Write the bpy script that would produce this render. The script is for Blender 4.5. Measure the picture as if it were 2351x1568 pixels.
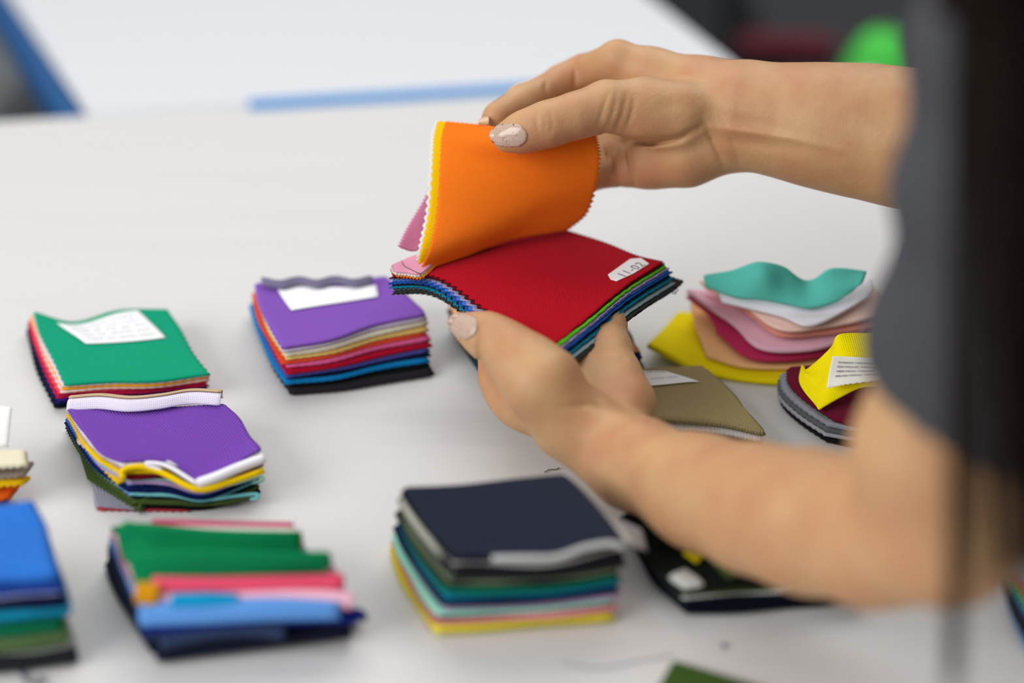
import bpy, bmesh, math, random
import numpy as np
from mathutils import Vector, Matrix
random.seed(7)
for o in list(bpy.data.objects): bpy.data.objects.remove(o)
C = bpy.context.scene.collection
SC = bpy.context.scene
# ------------------------------------------------------------------ camera
T = 0.75                    # table top height
H = 0.46                    # camera above the table
PIT = math.radians(30)
SP, CP = math.sin(PIT), math.cos(PIT)
FPX = 3396.0
cam_d = bpy.data.cameras.new('camera'); cam = bpy.data.objects.new('camera', cam_d); C.objects.link(cam)
cam.location = (0, 0, T + H); cam.rotation_euler = (math.radians(90) - PIT, 0, 0)
cam_d.sensor_width = 36; cam_d.lens = FPX * 36 / 2351
cam_d.dof.use_dof = True; cam_d.dof.focus_distance = 0.815; cam_d.dof.aperture_fstop = 1.75
cam_d.clip_start = 0.02
SC.camera = cam
# ------------------------------------------------------------------ light
w = bpy.data.worlds.new('world'); SC.world = w; w.use_nodes = True
w.node_tree.nodes['Background'].inputs[0].default_value = (0.93, 0.96, 1.0, 1)
w.node_tree.nodes['Background'].inputs[1].default_value = 0.40
def area(name, loc, size, sy, energy, col, target):
    d = bpy.data.lights.new(name, 'AREA'); d.shape = 'RECTANGLE'; d.size = size; d.size_y = sy; d.energy = energy; d.color = col
    o = bpy.data.objects.new(name, d); C.objects.link(o); o.location = loc
    o.rotation_euler = (Vector(target) - Vector(loc)).to_track_quat('-Z', 'Y').to_euler()
    return o
area('ceiling_panel_light', (0.15, 1.75, 2.6), 2.2, 1.2, 22, (1.0, 0.985, 0.96), (0, 0.9, T))
area('ceiling_panel_light', (-0.35, 0.05, 2.7), 1.5, 0.9, 5, (1.0, 0.985, 0.96), (0, 0.7, T))
area('front_left_fill', (-1.9, -0.45, 2.0), 1.8, 1.5, 44, (1.0, 0.985, 0.97), (0, 0.75, T + .1))  # unseen fill light added at front left to brighten the orange flap
area('ceiling_panel_light', (0.9, 3.4, 2.75), 1.2, 0.6, 4, (1.0, 0.98, 0.95), (0.3, 2, T))
SC.view_settings.view_transform = 'Standard'; SC.view_settings.look = 'None'
SC.view_settings.gamma = 1; SC.view_settings.exposure = 0.12
try: SC.view_settings.use_curve_mapping = False
except Exception: pass

# ------------------------------------------------------------------ helpers
def PD(px, py, D):
    """world point seen at photo pixel px,py at depth D (metres along the view axis)"""
    x = (px - 1175.5) / FPX * D; v = (py - 784.0) / FPX * D
    return np.array([x, D * CP - v * SP, T + H - D * SP - v * CP])
def P(px, py, z=0.0):
    """world point at photo pixel px,py lying z above the table top"""
    k = (py - 784.0) / FPX
    return PD(px, py, (H - z) / (SP + k * CP))
def PROJ(p):
    x = p[..., 0]; y = p[..., 1]; z = p[..., 2] - T - H
    D = y * CP - z * SP; up = y * SP + z * CP
    return 1175.5 + x / D * FPX, 784.0 - up / D * FPX, D
def lin(hexs):
    hexs = hexs.lstrip('#'); r = [int(hexs[i:i + 2], 16) / 255 for i in (0, 2, 4)]
    return tuple(c / 12.92 if c <= .04045 else ((c + .055) / 1.055) ** 2.4 for c in r) + (1,)
_m = {}
def newmat(name):
    m = bpy.data.materials.new(name); m.use_nodes = True
    return m, m.node_tree.nodes, m.node_tree.links, m.node_tree.nodes['Principled BSDF']
def plain(name, col, rough=.6, metal=0, bump=0, bscale=200, var=0.0, spec=.5):
    key = ('p', name)
    if key in _m: return _m[key]
    m, N, L, b = newmat(name)
    b.inputs['Base Color'].default_value = lin(col); b.inputs['Roughness'].default_value = rough
    b.inputs['Metallic'].default_value = metal; b.inputs['Specular IOR Level'].default_value = spec
    tc = N.new('ShaderNodeTexCoord'); nz = N.new('ShaderNodeTexNoise'); nz.inputs['Scale'].default_value = bscale
    nz.inputs['Detail'].default_value = 5
    L.new(tc.outputs['Object'], nz.inputs['Vector'])
    mx = N.new('ShaderNodeMix'); mx.data_type = 'RGBA'; mx.blend_type = 'MULTIPLY'
    mx.inputs[0].default_value = var; mx.inputs[6].default_value = lin(col)
    L.new(nz.outputs['Fac'], mx.inputs[7]); L.new(mx.outputs[2], b.inputs['Base Color'])
    if bump:
        bp = N.new('ShaderNodeBump'); bp.inputs['Strength'].default_value = bump; bp.inputs['Distance'].default_value = .001
        L.new(nz.outputs['Fac'], bp.inputs['Height']); L.new(bp.outputs[0], b.inputs['Normal'])
    _m[key] = m; return m
def cloth(col, kind='pique'):
    """woven or knitted cotton, procedural threads in UV metres"""
    key = ('c', col, kind)
    if key in _m: return _m[key]
    m, N, L, b = newmat('cloth_' + col.strip('#'))
    b.inputs['Roughness'].default_value = .9; b.inputs['Specular IOR Level'].default_value = .08
    b.inputs['Sheen Weight'].default_value = .03; b.inputs['Sheen Roughness'].default_value = .5
    uv = N.new('ShaderNodeUVMap'); uv.uv_map = 'UVMap'
    mp = N.new('ShaderNodeMapping'); L.new(uv.outputs[0], mp.inputs[0])
    if kind == 'rib': mp.inputs['Rotation'].default_value = (0, 0, .12)
    sx = N.new('ShaderNodeSeparateXYZ'); L.new(mp.outputs[0], sx.inputs[0])
    def sine(sock, per):
        a = N.new('ShaderNodeMath'); a.operation = 'MULTIPLY'; a.inputs[1].default_value = 2 * math.pi / per; L.new(sock, a.inputs[0])
        s = N.new('ShaderNodeMath'); s.operation = 'SINE'; L.new(a.outputs[0], s.inputs[0]); return s.outputs[0]
    if kind == 'pique':
        s1, s2 = sine(sx.outputs[0], .0017), sine(sx.outputs[1], .0013)
        mu = N.new('ShaderNodeMath'); mu.operation = 'MULTIPLY'; L.new(s1, mu.inputs[0]); L.new(s2, mu.inputs[1]); h = mu.outputs[0]; st, dk = .55, .16
    elif kind == 'rib':
        h = sine(sx.outputs[0], .0016); st, dk = .6, .12
    else:
        s1, s2 = sine(sx.outputs[0], .0011), sine(sx.outputs[1], .0011)
        mu = N.new('ShaderNodeMath'); mu.operation = 'ADD'; L.new(s1, mu.inputs[0]); L.new(s2, mu.inputs[1]); h = mu.outputs[0]; st, dk = .3, .06
    nz = N.new('ShaderNodeTexNoise'); nz.inputs['Scale'].default_value = 260 if kind != 'fleece' else 420; nz.inputs['Detail'].default_value = 4
    L.new(uv.outputs[0], nz.inputs['Vector'])
    ad = N.new('ShaderNodeMath'); ad.operation = 'ADD'; L.new(h, ad.inputs[0]); L.new(nz.outputs['Fac'], ad.inputs[1])
    bp = N.new('ShaderNodeBump'); bp.inputs['Strength'].default_value = st; bp.inputs['Distance'].default_value = .0003 if kind != 'fleece' else .0012
    L.new(ad.outputs[0], bp.inputs['Height']); L.new(bp.outputs[0], b.inputs['Normal'])
    mr = N.new('ShaderNodeMapRange'); mr.inputs[1].default_value = -1; mr.inputs[2].default_value = 1.8
    mr.inputs[3].default_value = 1 - dk * 1.6; mr.inputs[4].default_value = 1.04
    L.new(ad.outputs[0], mr.inputs[0])
    mx = N.new('ShaderNodeMix'); mx.data_type = 'RGBA'; mx.blend_type = 'MULTIPLY'; mx.inputs[0].default_value = 1
    mx.inputs[6].default_value = lin(col); L.new(mr.outputs[0], mx.inputs[7]); L.new(mx.outputs[2], b.inputs['Base Color'])
    _m[key] = m; return m

def mesh_obj(name, V, F, mat=None, parent=None, smooth=True, uv=None):
    me = bpy.data.meshes.new(name)
    V = np.asarray(V, dtype=np.float32)
    me.vertices.add(len(V)); me.vertices.foreach_set('co', V.ravel())
    if isinstance(F, np.ndarray):
        n, k = F.shape; me.loops.add(n * k); me.polygons.add(n)
        me.loops.foreach_set('vertex_index', F.ravel().astype(np.int32))
        me.polygons.foreach_set('loop_start', np.arange(0, n * k, k, dtype=np.int32))
        me.polygons.foreach_set('loop_total', np.full(n, k, dtype=np.int32))
    else:
        tot = [len(f) for f in F]; flat = [i for f in F for i in f]
        me.loops.add(len(flat)); me.polygons.add(len(F)); me.loops.foreach_set('vertex_index', flat)
        st = np.concatenate([[0], np.cumsum(tot)[:-1]]).astype(np.int32)
        me.polygons.foreach_set('loop_start', st); me.polygons.foreach_set('loop_total', tot)
    me.update(calc_edges=True); me.validate()
    if uv is not None:
        ul = me.uv_layers.new(name='UVMap'); li = np.zeros(len(me.loops), dtype=np.int32); me.loops.foreach_get('vertex_index', li)
        ul.data.foreach_set('uv', np.asarray(uv, dtype=np.float32)[li].ravel())
    me.polygons.foreach_set('use_smooth', [bool(smooth)] * len(me.polygons))
    if mat: me.materials.append(mat)
    o = bpy.data.objects.new(name, me); C.objects.link(o)
    if parent:
        o.parent = parent; o.matrix_parent_inverse = Matrix.Translation(-Vector(parent.location))
    return o
def bm_obj(name, bm, mat, parent=None, smooth=False):
    me = bpy.data.meshes.new(name); bm.to_mesh(me); bm.free()
    if smooth: me.polygons.foreach_set('use_smooth', [True] * len(me.polygons))
    me.materials.append(mat); o = bpy.data.objects.new(name, me); C.objects.link(o)
    if parent:
        o.parent = parent; o.matrix_parent_inverse = Matrix.Translation(-Vector(parent.location))
    return o
def thing(name, label, cat, loc, group=None):
    o = bpy.data.objects.new(name, None); C.objects.link(o); o.location = loc; o.empty_display_size = .02
    o['label'] = label; o['category'] = cat
    if group: o['group'] = group
    return o
def tag(o, label, cat, group=None):
    o['label'] = label; o['category'] = cat
    if group: o['group'] = group
    return o
def structure(o): o['kind'] = 'structure'; return o
def box(name, x0, x1, y0, y1, z0, z1, mat, parent=None, bev=.003):
    bm = bmesh.new(); bmesh.ops.create_cube(bm, size=1)
    for v in bm.verts: v.co = Vector(((x0 + x1) / 2 + v.co.x * (x1 - x0), (y0 + y1) / 2 + v.co.y * (y1 - y0), (z0 + z1) / 2 + v.co.z * (z1 - z0)))
    if bev: bmesh.ops.bevel(bm, geom=bm.edges[:] , offset=bev, segments=2, affect='EDGES')
    return bm_obj(name, bm, mat, parent)
def prism(name, pts, z0, z1, mat, parent=None, bev=.002):
    bm = bmesh.new(); vs = [bm.verts.new((p[0], p[1], z0)) for p in pts]; f = bm.faces.new(vs)
    r = bmesh.ops.extrude_face_region(bm, geom=[f]); 
    for v in r['geom']:
        if isinstance(v, bmesh.types.BMVert): v.co.z = z1
    bmesh.ops.recalc_face_normals(bm, faces=bm.faces)
    if bev: bmesh.ops.bevel(bm, geom=bm.edges[:], offset=bev, segments=3, affect='EDGES')
    return bm_obj(name, bm, mat, parent)
def tubes(name, paths, mat, parent=None, nseg=5):
    """paths: list of (points Nx3, radii N) -> one mesh"""
    V = []; F = []
    for pts, rad in paths:
        pts = np.asarray(pts, float); n = len(pts); rad = np.broadcast_to(rad, n)
        b0 = len(V)
        tg = np.gradient(pts, axis=0); tg /= np.linalg.norm(tg, axis=1)[:, None] + 1e-12
        ref = np.array([0, 0, 1.0]) if abs(tg[0][2]) < .9 else np.array([1.0, 0, 0])
        for i in range(n):
            a = np.cross(tg[i], ref); a /= np.linalg.norm(a) + 1e-12; bb = np.cross(tg[i], a)
            for k in range(nseg):
                th = 2 * math.pi * k / nseg; V.append(pts[i] + rad[i] * (math.cos(th) * a + math.sin(th) * bb))
        for i in range(n - 1):
            for k in range(nseg):
                k2 = (k + 1) % nseg; F.append((b0 + i * nseg + k, b0 + i * nseg + k2, b0 + (i + 1) * nseg + k2, b0 + (i + 1) * nseg + k))
        F.append(tuple(b0 + k for k in range(nseg))[::-1]); F.append(tuple(b0 + (n - 1) * nseg + k for k in range(nseg)))
    return mesh_obj(name, V, F, mat, parent)
def spline(pts, n):
    pts = np.asarray(pts, float); m = len(pts)
    ext = np.vstack([2 * pts[0] - pts[1], pts, 2 * pts[-1] - pts[-2]])
    t = np.linspace(0, m - 1, n); i = np.minimum(t.astype(int), m - 2); f = (t - i)[:, None]
    p0, p1, p2, p3 = ext[i], ext[i + 1], ext[i + 2], ext[i + 3]
    return .5 * ((2 * p1) + (p2 - p0) * f + (2 * p0 - 5 * p1 + 4 * p2 - p3) * f ** 2 + (3 * p1 - p0 - 3 * p2 + p3) * f ** 3)
def patch(ctrl, nu, nv):
    """Catmull-Rom surface through ctrl[row(v)][col(u)] -> array (nv,nu,3)"""
    ctrl = np.asarray(ctrl, float)
    A = np.stack([spline(ctrl[r], nu) for r in range(ctrl.shape[0])])       # rows, nu, 3
    return np.stack([spline(A[:, c], nv) for c in range(nu)], axis=1)
def sheet(name, S, t, mat, parent, zig=(0, 0, 0, 0), label=None, rnd=.45, ph=0):
    """S (nv,nu,3) is the upper face of a cloth piece, t its thickness; zig = pinking depth on (v0, v1, u0, u1) edges"""
    nv, nu, _ = S.shape; S = S.copy()
    du = np.gradient(S, axis=1); dv = np.gradient(S, axis=0)
    n = np.cross(du, dv); n /= np.linalg.norm(n, axis=2)[..., None] + 1e-12
    if n[nv // 2, nu // 2].sum() == 0: n[:] = (0, 0, 1)
    un = du / (np.linalg.norm(du, axis=2)[..., None] + 1e-12); vn = dv / (np.linalg.norm(dv, axis=2)[..., None] + 1e-12)
    ou = np.zeros_like(S)
    par = (np.arange(nu) % 2)[:, None]; parv = ((np.arange(nv) + ph) % 2)[:, None]
    S[0] -= vn[0] * par * zig[0]; S[-1] += vn[-1] * par * zig[1]
    S[:, 0] -= un[:, 0] * parv * zig[2]; S[:, -1] += un[:, -1] * parv * zig[3]
    if n[nv // 2, nu // 2, 2] < 0 and abs(n[nv // 2, nu // 2, 2]) > .3: n = -n; flip = True
    else: flip = False
    top = S.reshape(-1, 3); bot = (S - n * t).reshape(-1, 3)
    ring = [(0, j) for j in range(nu)] + [(i, nu - 1) for i in range(1, nv)] + [(nv - 1, j) for j in range(nu - 2, -1, -1)] + [(i, 0) for i in range(nv - 2, 0, -1)]
    out = np.zeros_like(S); out[0] -= vn[0]; out[-1] += vn[-1]; out[:, 0] -= un[:, 0]; out[:, -1] += un[:, -1]
    R = np.array([S[a] - n[a] * t * .5 + out[a] / (np.linalg.norm(out[a]) + 1e-9) * t * rnd for a in ring])
    V = np.vstack([top, bot, R]); N0 = nu * nv
    i, j = np.meshgrid(np.arange(nv - 1), np.arange(nu - 1), indexing='ij'); a = (i * nu + j).ravel()
    q = np.stack([a, a + 1, a + nu + 1, a + nu], 1)
    if flip: q = q[:, ::-1]
    F = [q, q[:, ::-1] + N0]
    rid = np.array([x * nu + y for x, y in ring]); rn = np.roll(rid, -1); m = len(ring); k = np.arange(m) + 2 * N0; kn = np.roll(k, -1)
    f1 = np.stack([rn, rid, k, kn], 1); f2 = np.stack([kn, k, rid + N0, rn + N0], 1)
    if flip: f1 = f1[:, ::-1]; f2 = f2[:, ::-1]
    F += [f1, f2]; F = np.vstack(F)
    lu = np.concatenate([[0], np.cumsum(np.linalg.norm(np.diff(S[nv // 2], axis=0), axis=1))])
    lv = np.concatenate([[0], np.cumsum(np.linalg.norm(np.diff(S[:, nu // 2], axis=0), axis=1))])
    U = np.stack(np.meshgrid(lu, lv), -1).reshape(-1, 2); uv = np.vstack([U, U, U[rid] + .0006])
    o = mesh_obj(name, V, F, mat, parent, True, uv)
    if label: o['label'] = label
    return o
def wave_noise(shape, seed, amp, f=2.0):
    r = random.Random(seed); nv, nu = shape
    v, u = np.meshgrid(np.linspace(0, 1, nv), np.linspace(0, 1, nu), indexing='ij'); z = np.zeros(shape)
    for _ in range(4):
        a, b, p = r.uniform(-f, f) * 3, r.uniform(-f, f) * 3, r.uniform(0, 6.3); z += np.sin(a * u + b * v + p) / 4
    return z * amp
def bundle(label, top, h, layers, nu=34, nv=30, foot=None, bend=None, zig=.0009, seed=1, group='bundles of fabric swatches lying on the white table', kind='plain', jit=.0012, cat='fabric swatches', base=0.0005, edge_only=False):
    """top: 4x4 (or any) control grid in photo pixels lifted h above the table (grid item = (px,py) or (px,py,extra z));
       layers from the top down: (colour, thickness share[, kind[, label]]); each is a cloth piece of its own, stacked to the table."""
    ctrl = np.array([[P(c[0], c[1], h + (c[2] if len(c) > 2 else 0)) for c in row] for row in top])
    if foot is not None:
        fc = np.array([[P(c[0], c[1], 0) for c in row] for row in foot])
        ft = fc
    else:
        ft = ctrl.copy(); 
    flat = ft.copy(); flat[..., 2] = T
    cen = ctrl.reshape(-1, 3).mean(0)
    root = thing('fabric_bundle', label, cat, (cen[0], cen[1], T), group)
    tot = sum(l[1] for l in layers); r = random.Random(seed)
    up = (ctrl[..., 2] - T - base)
    acc = 0
    for i, l in enumerate(layers):
        fr = acc / tot; acc += l[1]; th = l[1] / tot
        S0 = ctrl * (1 - fr) + flat * fr
        S = patch(S0, nu, nv)
        # height: keep a positive share of the stack below
        Z = patch(ctrl, nu, nv)[..., 2] - T - base
        S[..., 2] = T + base + Z * (1 - fr)
        dx, dy = (r.uniform(-jit, jit), r.uniform(-jit, jit)) if i else (0, 0)
        S[..., 0] += dx; S[..., 1] += dy
        hz = float(np.mean(Z))
        if bend: S = bend(S, i, fr)
        th_m = hz * th * .94
        sd = seed * 31 + i
        S[0, :, 1] += wave_noise((1, nu), sd, .0006)[0]; S[-1, :, 1] += wave_noise((1, nu), sd + 5, .0012, 4)[0]
        S[:, 0, 0] += wave_noise((1, nv), sd + 9, .0010, 4)[0]; S[:, -1, 0] += wave_noise((1, nv), sd + 3, .0010, 4)[0]
        k = l[2] if len(l) > 2 and l[2] else kind
        z_ = zig if len(l) < 5 else l[4]
        sheet('fabric_swatch', S, max(th_m, .0006), cloth(l[0], k), root, (0, 0, z_, z_) if edge_only else (z_ * .4, z_ * .5, z_, z_), l[3] if len(l) > 3 else None)
    return root, ctrl
def quad(TL, TR, BR, BL, n=4, m=4, lift=None):
    g = []
    for i in range(n):
        v = i / (n - 1); row = []
        for j in range(m):
            u = j / (m - 1)
            x = (1 - v) * ((1 - u) * TL[0] + u * TR[0]) + v * ((1 - u) * BL[0] + u * BR[0])
            y = (1 - v) * ((1 - u) * TL[1] + u * TR[1]) + v * ((1 - u) * BL[1] + u * BR[1])
            z = lift[i][j] if lift else 0
            row.append((x, y, z))
        g.append(row)
    return g
def sample(ctrl, u, v):
    S = patch(ctrl, 41, 41); return S[int(round(v * 40)), int(round(u * 40))]
def sub_patch(ctrl, us, vs, nu, nv, lift=.0006):
    """a piece of paper following the ctrl surface between quads of (u,v)"""
    big = patch(ctrl, 81, 81); n = np.cross(np.gradient(big, axis=1), np.gradient(big, axis=0)); n /= np.linalg.norm(n, axis=2)[..., None]
    n[n[..., 2] < 0] *= -1
    big = big + n * lift
    (a, b, c, d) = us, vs, 0, 0
    return big
# ------------------------------------------------------------------ setting
m_table, N, L, b = newmat('white_paper_cover')
b.inputs['Base Color'].default_value = lin('#d4d3d2'); b.inputs['Roughness'].default_value = .55
tc = N.new('ShaderNodeTexCoord'); n1 = N.new('ShaderNodeTexNoise'); n1.inputs['Scale'].default_value = 5; n1.inputs['Detail'].default_value = 3
mpn = N.new('ShaderNodeMapping'); mpn.inputs['Scale'].default_value = (.35, 3.2, 1); mpn.inputs['Rotation'].default_value = (0, 0, .1)
L.new(tc.outputs['Object'], mpn.inputs[0]); L.new(mpn.outputs[0], n1.inputs['Vector'])
bp = N.new('ShaderNodeBump'); bp.inputs['Strength'].default_value = .35; bp.inputs['Distance'].default_value = .01
L.new(n1.outputs['Fac'], bp.inputs['Height']); L.new(bp.outputs[0], b.inputs['Normal'])
m_top2 = plain('white_laminate', '#dcdee2', .4)
m_floor = plain('dark_carpet', '#323337', .95, 0, .4, 300, .3)
m_leg = plain('grey_metal', '#8b8e90', .35, .8)
structure(box('floor', -4, 4, -2.5, 5.5, -.05, 0, m_floor, bev=0))
structure(box('wall_back', -4, 4, 5.5, 5.6, 0, 3, plain('wall_paint', '#c9cacb', .9), bev=0))
structure(box('wall_left', -4.1, -4, -2.5, 5.5, 0, 3, plain('wall_paint', '#c9cacb', .9), bev=0))
# work table with its white paper cover; table frame is turned a little to the camera
A = P(0, 275); B = P(1180, 205); e = (B - A) / np.linalg.norm(B - A); q = np.array([e[1], -e[0], 0.])
far = lambda x: A + e * ((x - A[0]) / e[0])
R0 = far(.335); L0 = far(-1.25)
tb = thing('work_table', 'large white covered work table on which all the fabric bundles lie', 'table', (0, .6, 0))
prism('tabletop', [L0, R0, R0 + q * 1.05 + e * .0, L0 + q * 1.35][::-1], T - .032, T, m_table, tb, .004)
for s in ((L0 + e * .08 + q * .08), (R0 - e * .08 + q * .08), (R0 - e * .08 + q * .95), (L0 + e * .08 + q * 1.2)):
    box('leg', s[0] - .025, s[0] + .025, s[1] - .025, s[1] + .025, 0, T - .033, m_leg, tb)
# second table
g = .004
c1 = P(205, 260); c1 = far(c1[0]) - q * g; c2 = P(1687, 144); c2 = far(c2[0] + .012) - q * g
c3 = c2 + (P(1496, 0) - P(1687, 150)) * 4.2; c4 = c1 + (P(30, 0) - P(205, 260)) * 2.2
t2 = thing('second_table', 'second white table behind the work table, narrowing away, with blue edges', 'table', (c1[0] + .4, c1[1] + .5, 0))
prism('tabletop', [c1, c2, c3, c4], T - .03, T - .001, m_top2, t2, .003)
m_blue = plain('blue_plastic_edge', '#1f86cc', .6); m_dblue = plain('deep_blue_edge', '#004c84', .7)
d = (c4 - c1) / np.linalg.norm(c4 - c1); nd = np.array([-d[1], d[0], 0]); nd = nd if nd[0] < 0 else -nd
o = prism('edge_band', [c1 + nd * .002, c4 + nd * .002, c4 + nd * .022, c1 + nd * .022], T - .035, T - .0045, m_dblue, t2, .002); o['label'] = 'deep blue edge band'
b1 = far(P(572, 241)[0]); b2 = far(c2[0] - .02)
o = prism('edge_band', [b1 - q * .008, b2 - q * .008, b2 + q * .0125, b1 + q * .0125], T - .0002, T + .0022, m_blue, t2, .0008); o['label'] = 'light blue edge band'
for s in (c1 - q * .1 + e * .08, c2 - q * .1 - e * .05, (c3 * .85 + c2 * .15) - e * .05, (c4 * .85 + c1 * .15) + e * .08):
    box('leg', s[0] - .02, s[0] + .02, s[1] - .02, s[1] + .02, 0, T - .031, m_leg, t2)
# dark bench beyond the table on the right with maroon roll and green thread cone
bz = .50
bench = thing('storage_bench', 'charcoal storage bench beyond the right end of the tables', 'bench', (.55, 1.9, 0))
m_ch = plain('charcoal_board', '#27282b', .8)
box('bench_top', .38, 1.3, 1.55, 2.9, bz - .03, bz, m_ch, bench)
box('bench_body', .41, 1.27, 1.58, 2.87, 0, bz - .031, m_ch, bench)
def revolve(name, prof, loc, mat, parent=None, ns=36):
    V = [];F = []
    for z, r_ in prof:
        for k in range(ns): a = 2 * math.pi * k / ns; V.append((loc[0] + r_ * math.cos(a), loc[1] + r_ * math.sin(a), loc[2] + z))
    for i in range(len(prof) - 1):
        for k in range(ns): k2 = (k + 1) % ns; F.append((i * ns + k, i * ns + k2, (i + 1) * ns + k2, (i + 1) * ns + k))
    F.append(tuple(range(ns))[::-1]); F.append(tuple((len(prof) - 1) * ns + k for k in range(ns)))
    return mesh_obj(name, V, F, mat, parent)
def Pz(px, py, z):  # z above floor
    return P(px, py, z - T)
gc = Pz(2012, 214, bz)
cone = thing('thread_cone', 'bright green cone of thread standing on the charcoal bench', 'thread cone', (gc[0], gc[1], bz))
revolve('thread_winding', [(0.004, .050), (.008, .056), (.03, .050), (.06, .038), (.078, .027), (.086, .016)], (gc[0], gc[1], bz), plain('green_thread', '#4cd84c', .7, 0, .5, 400), cone)
revolve('cone_core', [(0, .040), (.004, .040), (.004, .014), (.091, .010), (.091, .0095)], (gc[0], gc[1], bz), plain('green_core', '#2f9a38', .5), cone)
g1 = Pz(1700, 165, bz); g2 = Pz(1925, 170, bz)
tag(tubes('fabric_roll', [(spline([g1 + [0, .04, .022], (g1 + g2) / 2 + [0, .045, .022], g2 + [0, .04, .022]], 12), .0205)], plain('maroon_cloth', '#5e1a28', .9), None, 20), 'maroon roll of cloth lying on the charcoal bench beside the green cone', 'fabric roll')
# things on the floor seen past the left side of the tables
lb = Pz(5, 190, .30)
tag(box('storage_box', lb[0] - .35, lb[0] + .03, lb[1] - .15, lb[1] + .35, 0, .30, plain('grey_box', '#74777a', .8), None, .01), 'grey box on the floor left of the second table', 'box')

# ------------------------------------------------------------------ labels on paper
m_paper = plain('label_paper', '#f2f2f4', .6); m_ink = plain('label_ink', '#8d9098', .6)
def bil(G, u, v):
    n, m, _ = G.shape; a = np.clip(np.asarray(v) * (n - 1), 0, n - 1.0001); bq = np.clip(np.asarray(u) * (m - 1), 0, m - 1.0001)
    i = a.astype(int); j = bq.astype(int); f = (a - i)[..., None]; h_ = (bq - j)[..., None]
    return (1 - f) * ((1 - h_) * G[i, j] + h_ * G[i, j + 1]) + f * ((1 - h_) * G[i + 1, j] + h_ * G[i + 1, j + 1])
class Surf:
    def __init__(s, ctrl, n=81):
        s.G = patch(ctrl, n, n); nn = np.cross(np.gradient(s.G, axis=1), np.gradient(s.G, axis=0)); nn /= np.linalg.norm(nn, axis=2)[..., None] + 1e-12
        if nn[..., 2].mean() < 0: nn = -nn
        s.N = nn
    def at(s, u, v, lift=0): return bil(s.G, u, v) + lift * bil(s.N, u, v)
def paper(name, surf, uvq, parent, lift=.0009, n=16, label=None, ragged=0, mat=None, t=.0003):
    """uvq: 4 corners TL,TR,BR,BL in the cloth's own (u,v)"""
    v, u = np.meshgrid(np.linspace(0, 1, n), np.linspace(0, 1, n), indexing='ij')
    Q = [np.array(c) for c in uvq]
    U = (1 - v)[..., None] * ((1 - u)[..., None] * Q[0] + u[..., None] * Q[1]) + v[..., None] * ((1 - u)[..., None] * Q[3] + u[..., None] * Q[2])
    S = surf.at(U[..., 0], U[..., 1], lift)
    return sheet(name, S, t, mat or m_paper, parent, (0, ragged, 0, ragged), label)
def scribble(surf, uvq, parent, rows, lift, seed, r=.00028, wl=28):
    rr = random.Random(seed); Q = [np.array(c) for c in uvq]; paths = []
    for k in range(rows):
        v = .16 + .68 * k / max(rows - 1, 1); a = .08; 
        while a < .9:
            e_ = min(a + rr.uniform(.1, .3), .93); n = int((e_ - a) * wl * 8) + 4
            u = np.linspace(a, e_, n); vv = v + .045 * np.sin(u * wl * 6.28 + rr.uniform(0, 6)) * np.array([rr.uniform(.4, 1) for _ in range(n)])
            U = (1 - vv)[:, None] * ((1 - u)[:, None] * Q[0] + u[:, None] * Q[1]) + vv[:, None] * ((1 - u)[:, None] * Q[3] + u[:, None] * Q[2])
            paths.append((surf.at(U[:, 0], U[:, 1], lift), r)); a = e_ + .035
    return tubes('handwriting', paths, m_ink, parent, 4)

# ------------------------------------------------------------------ bundles on the table
# 1 green with label, upper left
g1_ = [[(78, 716, .001), (170, 738, -.001), (270, 712, .001), (380, 710, .001)],
       [(95, 765), (190, 772), (300, 765), (410, 755)],
       [(122, 820), (215, 826), (325, 822), (440, 808)],
       [(152, 880), (250, 874), (365, 872), (478, 856, .001)]]
f1_ = [[(62, 760), (160, 765), (265, 758), (370, 755)], [(75, 820), (180, 815), (290, 805), (400, 800)],
       [(95, 880), (200, 870), (310, 860), (425, 850)], [(122, 938), (230, 925), (345, 915), (465, 903)]]
r1, ct = bundle('low stack of swatches topped by emerald green cloth with a wide handwritten paper label', g1_, .018,
    [('#0a9a74', 1.0), ('#d9ccd4', .9), ('#f2a71f', 1.1), ('#f2cfc8', .8), ('#e0445a', 1.5), ('#b01440', 1.2), ('#3a1b78', 1.0), ('#0a1550', 1.3), ('#0c0f1c', 2.0)], foot=f1_, seed=3)
s1 = Surf(ct); lq = [(.17, .13), (.80, .04), (.88, .45), (.33, .46)]
pl = paper('paper_label', s1, lq, r1, .0010); pl['label'] = 'white handwritten paper label'
scribble(s1, lq, pl, 5, .0011, 5, .00012)
# 2 purple with label, back centre
g2_ = [[(588, 650), (680, 640), (780, 645), (885, 634)],
       [(600, 700), (700, 690), (800, 685), (925, 672)],
       [(622, 745), (725, 738), (830, 722), (955, 700)],
       [(650, 795), (760, 775), (860, 742), (972, 718)]]
f2_ = [[(584, 716), (680, 715), (780, 715), (880, 710)], [(607, 786), (700, 780), (800, 775), (910, 760)],
       [(632, 848), (740, 838), (840, 830), (945, 815)], [(668, 906), (770, 900), (870, 885), (988, 868)]]
r2, ct = bundle('thick stack of swatches topped by violet cloth with a long blank paper label', g2_, .034,
    [('#8153b4', 1.1), ('#c9bcd4', 1.6), ('#e6dfc8', 1.9), ('#e3bd6e', 1.5), ('#d9482c', 1.0), ('#dc5f96', 1.7), ('#a80a28', 1.6), ('#4a4d9e', 1.5), ('#081230', 1.0), ('#0b79b8', 2.0), ('#0b120e', 1.4), ('#26242a', 2.4)], foot=f2_, seed=5, jit=.0016)
s2 = Surf(ct); lq = [(.15, .10), (.88, .16), (.84, .38), (.20, .48)]
pl = paper('paper_label', s2, lq, r2, .0011); pl['label'] = 'white paper label'
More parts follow.
